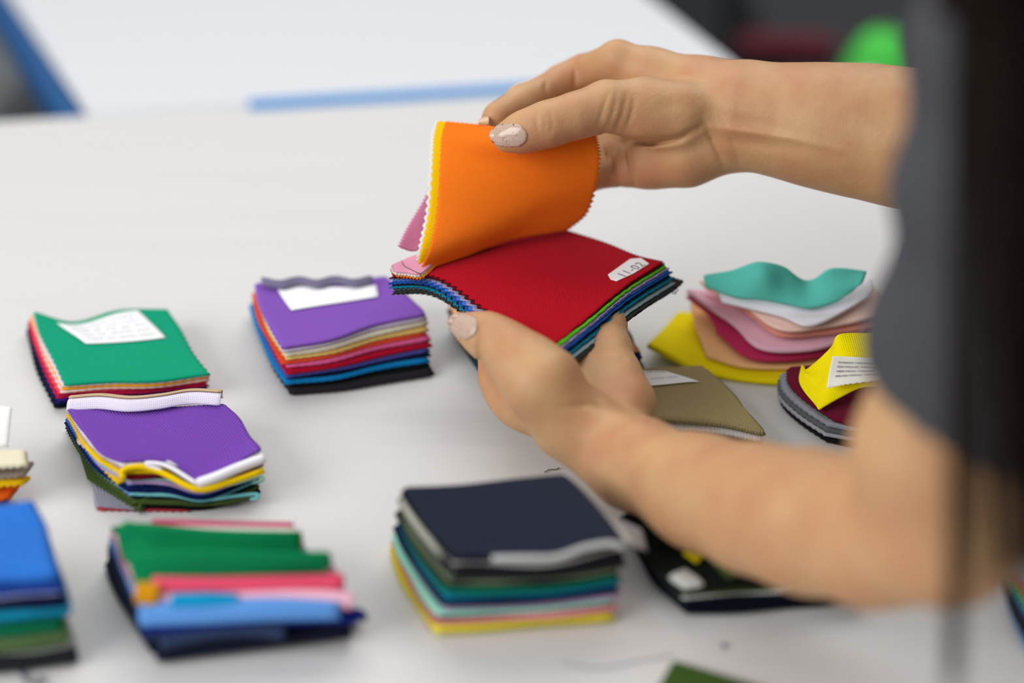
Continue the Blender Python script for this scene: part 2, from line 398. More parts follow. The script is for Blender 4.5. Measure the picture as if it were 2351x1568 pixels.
# dark folded back hem above the label
hem = [[P(600 + k * 42, 636 + (8 if k % 2 else 0) - k * .5, .040) for k in range(7)], [P(604 + k * 42, 655 + (5 if k % 2 else -3) - k, .0375) for k in range(7)]]
o = sheet('folded_hem', patch(hem, 30, 6), .0022, cloth('#77708c', 'plain'), r2); o['label'] = 'grey folded hem'
# 3 lavender ribbed, middle left
g3_ = [[(162, 938, .002), (270, 935, .001), (390, 935, .001), (512, 928, .002)],
       [(190, 985), (300, 985), (430, 975), (545, 962)],
       [(232, 1035), (345, 1040), (455, 1040), (572, 1005)],
       [(282, 1058, .001), (375, 1056), (454, 1103, -.004), (592, 1030, .002)]]
f3_ = [[(158, 985), (260, 985), (380, 975), (505, 965)], [(190, 1045), (300, 1040), (420, 1030), (530, 1010)],
       [(240, 1110), (350, 1100), (460, 1085), (560, 1070)], [(320, 1172), (410, 1178), (500, 1165), (590, 1140)]]
lay3 = [('#7848b0', .9, 'rib'), ('#e9e6ee', 1.5, 'rib'), ('#c7a789', .7, 'rib'), ('#f2cb05', 1.3, 'rib'), ('#6e0a1e', 1.6, 'rib'), ('#a6dcd2', .7, 'rib'), ('#bb9ccc', .9, 'rib'), ('#3566c4', 1.2, 'rib'), ('#0a1a52', 1.6, 'rib'), ('#7fd3da', .8, 'rib'), ('#08102a', 1.2, 'rib'), ('#46592a', 1.3, 'rib'), ('#0d0e10', 2.2, 'rib')]
def bend3(S, i, fr):
    if i == 0: return S
    nv, nu, _ = S.shape; u = np.linspace(0, 1, nu); S = S.copy()
    for r_ in range(nv):
        S[r_, :, 2] += 0
    k = (i * 37 % 7) / 7 - .3
    S[-1, :, 1] -= .0035 * (1 - fr) ** 2 * 0 + .0015 * k
    return S
r3, ct = bundle('stack of ribbed swatches with a lavender top that dips to a point in front', g3_, .026, lay3, nu=70, nv=60, foot=f3_, bend=bend3, seed=8, zig=.0011, jit=.0012)
s3 = Surf(ct)
# rolled hem at the back, left tan overhang, loose pieces below
hp = [P(160, 930, .027), P(230, 925, .028), P(300, 931, .0285), P(370, 925, .029), P(440, 914, .029), P(508, 917, .029)]
hem = [[p + [0, .004, -.001] for p in hp], [p + [0, .002, .003] for p in hp], [p + [0, -.002, .0035] for p in hp], [p + [0, -.006, .0004] for p in hp]]
sheet('rolled_hem', patch(hem, 40, 12), .0009, cloth('#e3dcee', 'plain'), r3)['label'] = 'pale lilac rolled hem'
hem = [[p + [-.001, .006, -.002] for p in hp], [p + [0, .005, .003] for p in hp], [p + [0, .001, .0048] for p in hp]]
sheet('rolled_hem', patch(hem, 40, 12), .0009, cloth('#cdb08c', 'plain'), r3)['label'] = 'tan rolled hem'
def loose(px, h0, h1, col, parent, t=.0011, kind='rib', n=(24, 24), z=.0012, lab=None, bow=0, name='loose_swatch'):
    """px: TL TR BR BL pixels on the plane at heights h0 (far) and h1 (near)"""
    hs = (h0, h0, h1, h1) if not isinstance(h0, tuple) else h0
    c = [P(a[0], a[1], hh) for a, hh in zip(px, hs)]
    rows = []
    for i in range(4):
        v = i / 3; l = c[0] * (1 - v) + c[3] * v; r_ = c[1] * (1 - v) + c[2] * v
        rows.append([l * (1 - k / 3) + r_ * k / 3 + [0, 0, bow * math.sin(math.pi * k / 3) * math.sin(math.pi * (v * .8 + .1))] for k in range(4)])
    o = sheet(name, patch(rows, *n), t, cloth(col, kind), parent, (z, z, z, z))
    if lab: o['label'] = lab
    return o
loose([(190, 1000), (285, 1060), (278, 1092), (180, 1010)], (.0195, .022, .0185, .019), 0, '#e2c39c', r3, .0016, lab='tan swatch bulging out at the left')
o = loose([(176, 958), (300, 1040), (272, 1085), (170, 965)], (.022, .023, .0205, .0215), 0, '#e2c39c', r3, .001, lab='tan swatch')
loose([(172, 985), (300, 1095), (270, 1108), (178, 1008)], (.016, .017, .0145, .0145), 0, '#efc524', r3, .001, lab='yellow swatch peeking out at the left')
loose([(175, 995), (320, 1100), (296, 1132), (192, 1040)], (.0115, .012, .0095, .0105), 0, '#7fa6e6', r3, .001, lab='sky blue swatch peeking out at the left')
loose([(185, 1040), (350, 1120), (322, 1172), (203, 1098)], (.006, .007, .0025, .005), 0, '#4a5c2c', r3, .001, lab='olive swatch peeking out at the left')
loose([(215, 1100), (330, 1120), (322, 1168), (222, 1160)], (.0025, .003, .0022, .0020), 0, '#9c9cac', r3, .0008, lab='grey swatch peeking out at the left')
loose([(226, 1150), (420, 1150), (428, 1170), (228, 1167)], (.0012, .0012, .0014, .0014), 0, '#b8343f', r3, .001, lab='red swatch at the very bottom')
def curl(pts, px_r, col, parent, lab, hts):
    """a rolled front corner seen end on"""
    p = [P(a, b_, h_) for (a, b_), h_ in zip(pts, hts)]
    return p
def roll(name, pts, r_, col, parent, lab=None, kind='plain', ns=14):
    o = tubes(name, [(spline([P(*a) for a in pts], 24), r_)], cloth(col, kind), parent, ns)
    if lab: o['label'] = lab
    return o
roll('rolled_edge', [(284, 1098, .0205), (280, 1086, .0225), (292, 1076, .024), (330, 1072, .0240), (375, 1086, .0225), (455, 1124, .0190), (530, 1106, .0205), (606, 1080, .0220)], .0016, '#f2cb05', r3, 'yellow rolled front edge')
roll('rolled_edge', [(372, 1080, .0235), (345, 1070, .0250), (338, 1063, .0265), (385, 1070, .0260), (454, 1112, .0215)], .0011, '#f3f1f6', r3, 'white rolled front edge')
roll('rolled_edge', [(455, 1110, .0215), (500, 1094, .0240), (545, 1075, .0255), (606, 1052, .0265)], .0027, '#f3f1f6', r3, 'white rolled front edge')
roll('rolled_edge', [(318, 1100, .016), (330, 1092, .0165), (370, 1100, .015), (455, 1124, .013), (530, 1112, .0135), (598, 1094, .015), (602, 1104, .0135), (580, 1108, .0125)], .0009, '#a6dcd2', r3, 'mint rolled front edge')
roll('rolled_edge', [(322, 1130, .009), (332, 1120, .0105), (375, 1132, .0085), (460, 1148, .007), (530, 1140, .0075), (586, 1134, .0085), (592, 1142, .007), (576, 1146, .0055)], .0009, '#7fd3da', r3, 'aqua rolled front edge')
roll('rolled_edge', [(322, 1170, .0022), (326, 1152, .0055), (360, 1142, .0065), (430, 1152, .005), (500, 1156, .0045), (570, 1142, .006), (585, 1140, .006)], .0011, '#46592a', r3, 'olive rolled front edge')
# 4 green rolled, front left
def rows4():
    top = [[(258, 1208, .0), (330, 1200, .003), (480, 1215, 0), (682, 1222, 0)],
           [(268, 1222, .0), (350, 1212, .006), (500, 1222, .004), (684, 1225, .0045)],
           [(278, 1250, -.0005), (370, 1256, 0), (530, 1260, 0), (686, 1262, -.002)],
           [(288, 1275, 0), (400, 1281, 0), (560, 1280, 0), (700, 1275, -.003)],
           [(300, 1300, .002), (420, 1290, .006), (590, 1292, .006), (745, 1290, .005)],
           [(318, 1335, .0), (430, 1330, 0), (600, 1325, 0), (755, 1312, 0)]]
    return top
f4_ = [[(252, 1300), (350, 1290), (500, 1290), (690, 1285)], [(265, 1345), (370, 1340), (530, 1335), (710, 1325)],
       [(290, 1390), (400, 1385), (560, 1380), (740, 1365)], [(315, 1430), (430, 1420), (590, 1415), (770, 1400)],
       [(335, 1470), (450, 1460), (610, 1450), (800, 1430)], [(362, 1512), (480, 1492), (640, 1475), (826, 1440)]]
def bend4(S, i, fr):
    if i: return S
    nv, nu, _ = S.shape; v = np.linspace(0, 1, nv)[:, None]; u = np.linspace(0, 1, nu)[None]
    S = S.copy(); S[..., 2] += .0055 * np.exp(-((v - .27 - .04 * u) / .09) ** 2) * (.5 + .5 * u) + .0060 * np.exp(-((v - .80) / .11) ** 2) + .004 * np.exp(-((v - .22) / .10) ** 2 - ((u - .12) / .1) ** 2) + .003 * np.exp(-((v - .45) / .08) ** 2 - ((u - .2) / .12) ** 2)
    return S
r4, ct = bundle('stack of glossy rolled swatches with folded emerald green top and coral roll in front', rows4(), .036,
    [('#077e4c', 1.0), ('#e9c9cf', 1.1, None, 'blush swatch'), ('#d23a64', .9), ('#8fb4e6', 1.2), ('#4c8ad0', 1.2), ('#0f2266', 1.4), ('#16203e', 1.6), ('#2c3956', 1.6), ('#14182a', 2.4)], foot=f4_, nu=50, nv=50, seed=12, jit=.0004, bend=bend4)
roll('rolled_swatch', [(318, 1362, .0335), (340, 1364, .0335), (366, 1366, .0335)], .0052, '#c98a10', r4, 'mustard rolled swatch')
roll('rolled_swatch', [(352, 1344, .0345), (480, 1345, .0345), (620, 1342, .0345), (790, 1338, .0330)], .0042, '#e24e6c', r4, 'coral rolled swatch')
roll('rolled_swatch', [(365, 1376, .0300), (480, 1374, .0305), (640, 1366, .0310), (780, 1374, .0290), (808, 1384, .027)], .0036, '#ecb8cc', r4, 'pink rolled swatch')
roll('rolled_swatch', [(395, 1380, .0325), (480, 1378, .0325), (545, 1380, .0310)], .0034, '#0b92c4', r4, 'cyan rolled swatch')
roll('rolled_swatch', [(325, 1410, .0260), (440, 1406, .0265), (600, 1398, .0270), (780, 1394, .0250)], .0056, '#5f97dc', r4, 'sky blue rolled swatch')
roll('rolled_swatch', [(740, 1382, .0255), (780, 1384, .0255), (808, 1388, .0250)], .0026, '#e0506c', r4, 'red rolled swatch')
roll('rolled_swatch', [(330, 1440, .0195), (450, 1434, .0200), (640, 1420, .0195), (810, 1414, .0170), (826, 1420, .016)], .0036, '#0f2070', r4, 'navy rolled swatch')
roll('rolled_swatch', [(370, 1468, .0135), (480, 1446, .0165), (580, 1438, .0165), (655, 1446, .0150)], .0048, '#2c3a58', r4, 'slate rolled swatch')
roll('rolled_swatch', [(360, 1500, .0055), (480, 1484, .0065), (640, 1464, .007), (805, 1444, .007)], .0040, '#15192b', r4, 'near-black rolled swatch')
o = sheet('loose_swatch', patch([[P(350, 1192, .032), P(480, 1196, .034), P(672, 1200, .034)], [P(350, 1204, .033), P(500, 1207, .033), P(672, 1210, .033)]], 20, 6), .0012, cloth('#c01a62', 'plain'), r4); o['label'] = 'magenta swatch at the back'
o = sheet('loose_swatch', patch([[P(340, 1203, .034), P(480, 1208, .034), P(676, 1211, .033)], [P(340, 1216, .034), P(500, 1220, .033), P(678, 1224, .0325)]], 20, 6), .0012, cloth('#e8e8dc', 'plain'), r4); o['label'] = 'off-white swatch at the back'
# 5 blue, left edge front
g5_ = [[(-190, 1150), (-90, 1155), (0, 1160, .002), (62, 1152, .004)],
       [(-185, 1210), (-80, 1205), (10, 1200), (92, 1205)],
       [(-180, 1265), (-75, 1262), (20, 1262), (104, 1255)],
       [(-175, 1322), (-70, 1325), (25, 1318), (120, 1312, .001)]]
f5_ = [[(-200, 1330), (-100, 1325), (-10, 1320), (70, 1310)], [(-195, 1400), (-90, 1395), (5, 1390), (100, 1375)],
       [(-190, 1470), (-85, 1465), (20, 1460), (130, 1440)], [(-185, 1545), (-80, 1545), (40, 1540), (160, 1520)]]
r5, ct = bundle('tall stack cut by the left edge of the photo, cobalt blue cloth on top', g5_, .050,
    [('#2e72cc', 2.2), ('#1c3f96', 1.2), ('#b6bce0', .8), ('#0a1236', 2.6), ('#16a0c8', 2.6), ('#0f8fb6', 1.2), ('#0a6a48', 2.2), ('#5a7348', 1.8), ('#4a5c38', 1.2), ('#9aa096', 1.5), ('#26282c', 2.6)], foot=f5_, seed=15, jit=.003)
# 6 white / beige / yellow, left edge middle
r6 = thing('fabric_bundle', 'loose fanned swatches at the left edge, white cloth over cream, yellow and orange', 'fabric swatches', (P(-40, 1100)[0], P(-40, 1100)[1], T), 'bundles of fabric swatches lying on the white table')
def fan(px, h0, h1, col, lab, t=.0012, bow=.002, kind='plain', par=None, z=.001):
    o = loose(px, h0, h1, col, par, t, kind, (26, 26), z, lab, bow, 'fabric_swatch'); return o
fan([(-150, 925), (22, 935), (14, 1020), (-160, 1050)], (.035, .038, .031, .031), 0, '#f4f3f1', 'white swatch', par=r6)
fan([(-150, 1040), (52, 1034), (55, 1062), (-150, 1085)], (.028, .029, .028, .028), 0, '#ece4c6', 'cream swatch', .003, par=r6)
fan([(-150, 1050), (70, 1062), (52, 1088), (-150, 1110)], (.022, .023, .021, .021), 0, '#a08f83', 'taupe swatch', .002, par=r6)
fan([(-150, 1060), (62, 1095), (50, 1108), (-150, 1135)], (.017, .0175, .0165, .0165), 0, '#f8c414', 'yellow swatch', .002, .004, par=r6)
fan([(-150, 1080), (48, 1098), (18, 1138), (-150, 1180)], (.0125, .013, .0105, .0105), 0, '#f4661c', 'orange swatch', .0025, .003, par=r6)
fan([(-150, 1110), (32, 1118), (-10, 1170), (-150, 1215)], (.0075, .008, .006, .006), 0, '#8464a4', 'mauve swatch', .003, par=r6)
fan([(-160, 1120), (22, 1130), (-40, 1200), (-150, 1250)], (.003, .003, .0028, .0028), 0, '#c8dcea', 'pale blue swatch', .0024, .0, par=r6)
# 7 denim, front centre
g7_ = [[(935, 1118, .002), (1060, 1112), (1180, 1100), (1292, 1090)],
       [(962, 1165), (1090, 1160), (1215, 1148), (1340, 1135)],
       [(1005, 1220), (1125, 1215), (1260, 1205), (1392, 1190)],
       [(1052, 1270), (1160, 1272), (1290, 1268), (1425, 1240)]]
f7_ = [[(905, 1265), (1020, 1255), (1130, 1245), (1235, 1235)], [(925, 1330), (1050, 1320), (1170, 1308), (1285, 1295)],
       [(958, 1395), (1085, 1385), (1215, 1370), (1335, 1358)], [(1000, 1458), (1125, 1450), (1260, 1440), (1392, 1428)]]
lay7 = [('#232839', 1.0, 'rib'), ('#17181d', 1.2), ('#b9bab8', .7), ('#1b1a20', 2.6), ('#2a2a30', 1.5), ('#6e7a5e', .6), ('#101810', 1.2), ('#0a6e58', 1.6), ('#0b7090', 1.5), ('#0a1238', 1.6), ('#4a4f9a', .9), ('#c3a6c6', .9), ('#9adcc4', 1.3), ('#3a2030', .4), ('#f09aa0', 1.6), ('#b06a70', .5), ('#f2c21c', .6), ('#e8d848', 2.2)]
r7, ct = bundle('tallest dark stack, navy denim swatch on top and yellow swatch at the bottom', g7_, .049, lay7, foot=f7_, nu=60, nv=44, seed=21, zig=.0016, jit=.0015)
roll('selvedge', [(1130, 1282, .0475), (1200, 1281, .048), (1280, 1278, .0475), (1340, 1258, .050), (1400, 1248, .051), (1432, 1256, .049)], .0015, '#b4b6b4', r7, 'grey selvedge on the front edge')
roll('selvedge', [(925, 1150, .0445), (942, 1180, .0440), (972, 1222, .0425), (1012, 1270, .0405), (1044, 1310, .038)], .0019, '#a9a99c', r7, 'grey selvedge down the left edge')
o = loose([(1395, 1180), (1470, 1215), (1482, 1258), (1425, 1245)], (.040, .036, .034, .043), 0, '#9b9a9c', r7, .0012, 'plain', (20, 20), .001, 'grey mesh swatch sticking out at the right')
loose([(1285, 1094), (1298, 1092), (1440, 1238), (1424, 1243)], (.0475, .0475, .0475, .0475), 0, '#c9c8c4', r7, .0010, 'plain', (8, 60), .0022, 'pale pinked swatch edge at the right')
o = loose([(915, 1285), (965, 1370), (985, 1440), (962, 1400)], (.0060, .004, .002, .002), 0, '#e0208a', r7, .001, 'plain', (14, 14), .0008, 'magenta swatch peeking out at the left')
# 8 khaki fleece behind the wrist
g8_ = [[(1440, 850), (1500, 845), (1560, 842), (1612, 840)],
       [(1450, 890), (1520, 885), (1595, 880), (1660, 885)],
       [(1460, 922), (1540, 918), (1630, 920), (1703, 930)],
       [(1440, 955), (1540, 957), (1640, 964), (1743, 984)]]
r8, ct = bundle('low stack behind the lower wrist, thick khaki fleece over a white swatch', g8_, .0155,
    [('#a09066', 2.2, 'fleece'), ('#eceae8', 2.8, 'fleece'), ('#17181a', 1.4), ('#e4e2e0', 1.2)], nu=60, nv=50, seed=25, zig=.0014, foot=[[(a, b_ + 50) for a, b_, *_ in row] for row in g8_])
s8 = Surf(ct)
pl = paper('paper_label', s8, [(.0, .05), (.45, .10), (.72, .33), (.03, .36)], r8, .0012); pl['label'] = 'white paper tag'
scribble(s8, [(.0, .05), (.45, .10), (.60, .25), (.03, .26)], pl, 2, .00125, 9, .00014)
# 9 hidden behind the lower hand
g9_ = [[(1035, 690), (1160, 690), (1290, 700), (1400, 705)], [(1050, 720), (1180, 720), (1310, 730), (1425, 740)],
       [(1068, 755), (1200, 755), (1330, 760), (1440, 770)], [(1092, 790), (1220, 790), (1350, 795), (1458, 800)]]
r9, ct = bundle('stack mostly hidden behind the cradling hand, navy and dark green edges', g9_, .026,
    [('#f0a878', .8), ('#3a3070', .9), ('#1a3a6e', 1.2), ('#0c1830', 1.2), ('#102a22', 1.6), ('#2c4420', 1.2), ('#14203c', 2.0)], seed=27, zig=.0016,
    foot=[[(a + 12, b_ + 58) for a, b_, *_ in row] for row in g9_], nu=50, nv=40)
# 10 pastel fan
r10 = thing('fabric_bundle', 'fanned pastel stack, wavy turquoise over pinks, peach and bright yellow', 'fabric swatches', (P(1800, 790)[0], P(1800, 790)[1], T), 'bundles of fabric swatches lying on the white table')
def wsheet(rows, t, col, lab, par, kind='plain', nu=44, nv=30, z=(0, 0, 0, 0)):
    o = sheet('fabric_swatch', patch([[P(*c) for c in r_] for r_ in rows], nu, nv), t, cloth(col, kind), par, z); o['label'] = lab; return o
wsheet([[(1560, 715, .010), (1700, 725, .008), (1850, 730, .008), (2040, 720, .008)], [(1530, 750, .009), (1690, 800, .006), (1850, 800, .006), (2040, 790, .006)], [(1493, 788, .013), (1620, 848, .005), (1800, 872, .005), (2040, 865, .005)]], .004, '#f6e20a', 'bright yellow swatch', r10)
wsheet([[(1590, 695, .020), (1720, 700, .018), (1870, 705, .017), (2020, 705, .016)], [(1600, 745, .015), (1730, 775, .013), (1870, 780, .012), (2020, 770, .012)], [(1625, 815, .009), (1720, 838, .009), (1870, 838, .009), (2010, 820, .009)]], .003, '#fbc48a', 'peach swatch', r10)
wsheet([[(1580, 678, .029), (1720, 680, .028), (1870, 690, .027), (2010, 690, .026)], [(1630, 720, .024), (1740, 755, .021), (1880, 755, .021), (2010, 750, .021)], [(1600, 695, .026), (1700, 800, .0150), (1830, 815, .015), (1950, 795, .016)]][0:2] + [[(1650, 760, .020), (1720, 815, .0150), (1830, 820, .015), (1950, 800, .016)]], .0034, '#c43260', 'crimson swatch', r10)
wsheet([[(1580, 665, .033), (1720, 670, .033), (1870, 680, .032), (2010, 680, .031)], [(1640, 710, .029), (1750, 735, .027), (1880, 740, .027), (2010, 730, .027)], [(1680, 745, .025), (1750, 795, .0215), (1860, 798, .0215), (1960, 772, .0235)]], .0034, '#f0bcd0', 'pink swatch', r10)
wsheet([[(1620, 655, .038), (1740, 665, .038), (1880, 672, .037), (2020, 670, .037)], [(1680, 690, .035), (1770, 715, .034), (1890, 720, .033), (2030, 700, .034)], [(1720, 725, .031), (1790, 765, .0285), (1890, 762, .0285), (2040, 740, .030)]], .0030, '#f2a090', 'salmon swatch', r10)
wsheet([[(1610, 645, .043), (1740, 655, .043), (1880, 662, .042), (2010, 660, .042)], [(1660, 680, .040), (1770, 705, .039), (1890, 712, .038), (2025, 690, .039)], [(1700, 700, .038), (1790, 752, .034), (1890, 748, .034), (2040, 718, .036)]], .0028, '#f6d2c4', 'pale pink swatch', r10)
wsheet([[(1620, 640, .048), (1740, 648, .048), (1880, 655, .047), (2000, 640, .049)], [(1650, 668, .045), (1770, 690, .044), (1880, 702, .043), (2005, 665, .047)], [(1660, 690, .042), (1790, 722, .040), (1870, 742, .039), (1995, 680, .045)]], .0026, '#e6e4ee', 'white swatch', r10)
wsheet([[(1616, 632, .052), (1680, 624, .060), (1740, 606, .070), (1800, 616, .066), (1855, 646, .055), (1910, 620, .064), (1988, 622, .062)],
        [(1618, 640, .051), (1690, 645, .056), (1750, 640, .062), (1805, 645, .058), (1858, 668, .051), (1915, 655, .056), (1975, 650, .058)],
        [(1622, 655, .049), (1690, 680, .048), (1750, 688, .048), (1805, 695, .047), (1860, 702, .046), (1915, 692, .048), (1955, 672, .052)]], .0024, '#5cc4b6', 'turquoise swatch', r10, nu=60)
# 11 yellow crumpled with label, right
r11 = thing('fabric_bundle', 'stack at the sleeve, crumpled yellow swatch with paper label over maroon and grey', 'fabric swatches', (P(1930, 900)[0], P(1930, 900)[1], T), 'bundles of fabric swatches lying on the white table')
base11 = lambda h, dx=0, dy=0: [[(1800 + dx, 850 + dy, h), (1880, 845 + dy, h), (1960, 840 + dy, h), (2060, 835 + dy, h)],
      [(1805 + dx, 885 + dy, h), (1890, 890 + dy, h), (1975, 890 + dy, h), (2075, 885 + dy, h)],
      [(1845 + dx, 925 + dy, h), (1915, 935 + dy, h), (2000, 935 + dy, h), (2100, 930 + dy, h)],
      [(1905 + dx, 965 + dy, h), (1960, 975 + dy, h), (2040, 980 + dy, h), (2120, 970 + dy, h)]]
for h_, dx, dy, col, t_, lab in ((.004, 0, 40, '#16181a', .0035, 'black swatch'), (.0085, -6, 27, '#a7a7ae', .003, 'light grey swatch'), (.0125, -4, 15, '#5f6468', .0036, 'slate grey swatch'), (.0165, 0, 5, '#8c8f98', .0030, 'grey swatch'), (.0205, 16, -8, '#6a0d2c', .0034, 'maroon swatch')):
    wsheet(base11(h_, dx, dy), t_, col, lab, r11, z=(0, 0, .0015, 0))
wsheet([[(1840, 838, .026), (1850, 850, .030), (1905, 800, .046), (1925, 770, .056), (1990, 765, .056), (2060, 770, .056)],
        [(1835, 868, .025), (1875, 870, .029), (1905, 840, .040), (1935, 805, .050), (2000, 805, .050), (2065, 805, .050)],
        [(1845, 895, .024), (1878, 905, .026), (1910, 875, .034), (1950, 850, .042), (2005, 850, .042), (2068, 850, .042)],
        [(1878, 938, .0225), (1882, 936, .024), (1930, 910, .028), (1975, 890, .033), (2020, 885, .034), (2070, 880, .035)]], .0014, '#f8e606', 'bright crumpled yellow swatch', r11, nu=60, nv=40)
pl = sheet('paper_label', patch([[P(1912, 818, .0505), P(1960, 820, .0505), P(2040, 825, .0505)], [P(1905, 850, .0435), P(1955, 850, .0440), P(2045, 850, .0445)], [P(1898, 890, .0350), P(1950, 880, .0385), P(2040, 870, .0400)]], 24, 20), .0003, plain('label_cream', '#efece0', .6), r11, (0, .0006, 0, 0)); pl['label'] = 'cream handwritten paper label'
sc = Surf([[P(1912, 818, .0509), P(1960, 820, .0509), P(2040, 825, .0509)], [P(1905, 850, .0439), P(1955, 850, .0444), P(2045, 850, .0449)], [P(1898, 890, .0354), P(1950, 880, .0389), P(2040, 870, .0404)]])
scribble(sc, [(.1, .1), (.9, .1), (.9, .8), (.1, .8)], pl, 4, .0001, 31, .00014)
# 12 knit stack under the forearm
g12_ = [[(1436, 1180), (1560, 1165), (1700, 1150), (1840, 1140)], [(1465, 1225), (1600, 1212), (1740, 1200), (1890, 1190)],
        [(1505, 1285), (1640, 1275), (1780, 1262), (1930, 1250)], [(1560, 1345), (1690, 1335), (1830, 1322), (1960, 1310)]]
f12_ = [[(1470, 1235), (1590, 1225), (1720, 1215), (1850, 1205)], [(1495, 1290), (1620, 1280), (1760, 1270), (1900, 1260)],
        [(1530, 1345), (1660, 1340), (1790, 1335), (1930, 1325)], [(1585, 1402), (1710, 1402), (1840, 1395), (1960, 1380)]]
r12, ct = bundle('stack half under the forearm, camouflage green and black knit with white fringe', g12_, .020,
    [('#141a14', 1.6, 'fleece'), ('#3c4a22', 1.0, 'fleece'), ('#e2e2dc', .6), ('#101830', 1.8), ('#0b0f1c', 2.4)], foot=f12_, seed=33, zig=.0022, nu=70, nv=60)
s12 = Surf(ct)
paper('camouflage_patch', s12, [(.26, .52), (.62, .35), (.98, .75), (.30, .97)], r12, .0022, mat=cloth('#46562c', 'fleece'), t=.0018)['label'] = 'olive green camouflage patch'
paper('printed_patch', s12, [(.16, .66), (.24, .56), (.27, .70), (.19, .78)], r12, .0028, mat=cloth('#e2cc10', 'plain'), t=.001, n=8)['label'] = 'yellow printed mark'
paper('printed_patch', s12, [(.24, .46), (.29, .40), (.31, .60), (.25, .66)], r12, .0030, mat=cloth('#e2cc10', 'plain'), t=.001, n=8)['label'] = 'yellow printed mark'
paper('printed_patch', s12, [(.30, .46), (.34, .44), (.35, .54), (.31, .56)], r12, .0032, mat=cloth('#b01828', 'plain'), t=.001, n=8)['label'] = 'red printed mark'
paper('white_tuft', s12, [(.01, .90), (.09, .86), (.12, .99), (.03, 1.0)], r12, .003, mat=cloth('#c9cac6', 'fleece'), t=.006, n=8)
# 13 right edge, 14 green corner at the bottom, 15 blue sliver by the sleeve
g13_ = [[(2345, 1225), (2420, 1215), (2500, 1205), (2580, 1200)], [(2325, 1255), (2420, 1255), (2510, 1250), (2600, 1240)], [(2330, 1300), (2430, 1300), (2530, 1295), (2620, 1290)], [(2370, 1355), (2450, 1350), (2550, 1345), (2640, 1340)]]
f13_ = [[(2320, 1300), (2420, 1290), (2500, 1280), (2580, 1275)], [(2315, 1350), (2420, 1345), (2510, 1340), (2600, 1330)], [(2330, 1420), (2430, 1415), (2530, 1410), (2620, 1400)], [(2365, 1500), (2450, 1490), (2550, 1480), (2640, 1470)]]
r13, ct = bundle('stack cut by the right edge of the photo, striped red, grey, green and blue edges', g13_, .030,
    [('#9a9a96', .7), ('#c8354c', 2.2), ('#8a888c', 1.0), ('#d4dc20', .9), ('#1aa060', 1.2), ('#6fd0c0', .7), ('#3f58a8', 1.2), ('#2a2a2c', 3.0), ('#1697cc', .9), ('#14161a', 3.0), ('#1a8ed0', 1.4)], foot=f13_, seed=37, zig=.0018)
def small_swatch(px, col, lab, n=(30, 30), h=.002, name='fabric_swatch', kind='rib'):
    c = [P(a[0], a[1], h) for a in px]; rows = [[c[0] * (1 - k) + c[1] * k for k in (0, .5, 1)], [(c[0] + c[3]) / 2 * (1 - k) + (c[1] + c[2]) / 2 * k for k in (0, .5, 1)], [c[3] * (1 - k) + c[2] * k for k in (0, .5, 1)]]
    return tag(sheet(name, patch(rows, *n), .0017, cloth(col, kind), None, (.0008,) * 4), lab, 'fabric swatch')
small_swatch([(1550, 1518), (1760, 1580), (1700, 1680), (1480, 1640)], '#3f5a24', 'olive green swatch whose corner shows at the bottom edge of the photo', h=.003, kind='rib')
small_swatch([(2095, 548), (2150, 545), (2160, 600), (2075, 605)], '#3f7cd0', 'blue scrap of cloth peeking out left of the grey sleeve', h=.003, kind='plain')
# lint and threads
m_th = plain('dark_thread', '#55586a', .8)
tag(tubes('loose_thread', [(spline([P(a, b_, .0008) for a, b_ in ((1290, 1520), (1330, 1530), (1380, 1534), (1420, 1528), (1450, 1520), (1500, 1512), (1545, 1505))], 60), .00028)], plain('grey_thread', '#9a9ba4', .8), None), 'grey curled thread on the table near the bottom edge', 'thread')
tag(tubes('loose_thread', [(spline([P(a, b_, .0012) for a, b_ in ((40, 1540), (55, 1552), (62, 1566), (90, 1570), (100, 1560), (85, 1555))], 40), .0007)], m_th, None), 'dark thread on the table below the tall blue stack', 'thread')
tag(tubes('loose_thread', [(spline([P(a, b_, .0008) for a, b_ in ((1250, 1084), (1262, 1078), (1275, 1078), (1284, 1074))], 20), .0003)], plain('olive_thread', '#5b6040', .8), None), 'short olive thread just behind the navy denim stack', 'thread')
lp = P(1662, 1482, .0012); tag(revolve('lint_ball', [(-.0011, .0002), (-.0006, .0010), (0, .0013), (.0006, .0010), (.0011, .0002)], lp, plain('dark_lint', '#4c4654', .9), None, 10), 'tiny dark lint ball on the table under the elbow', 'lint')
# ------------------------------------------------------------------ the bundle in the hands
zt = .076
hb = [[(905, 628, .001), (1036, 580, 0), (1166, 543, 0), (1294, 527, 0)],
      [(1012, 634, .001), (1130, 598, 0), (1260, 572, 0), (1385, 556, 0)],
      [(1135, 716, 0), (1245, 670, 0), (1345, 620, 0), (1458, 586, 0)],
      [(1272, 790, 0), (1352, 725, 0), (1432, 658, 0), (1520, 601, 0.0005)]]
hctrl = np.array([[P(c[0], c[1], zt + c[2]) for c in r_] for r_ in hb])
held = thing('fabric_bundle', 'bundle of pinked swatches held in both hands, orange flap lifted above a red swatch', 'fabric swatches', (hctrl[..., 0].mean(), hctrl[..., 1].mean(), T + .06))
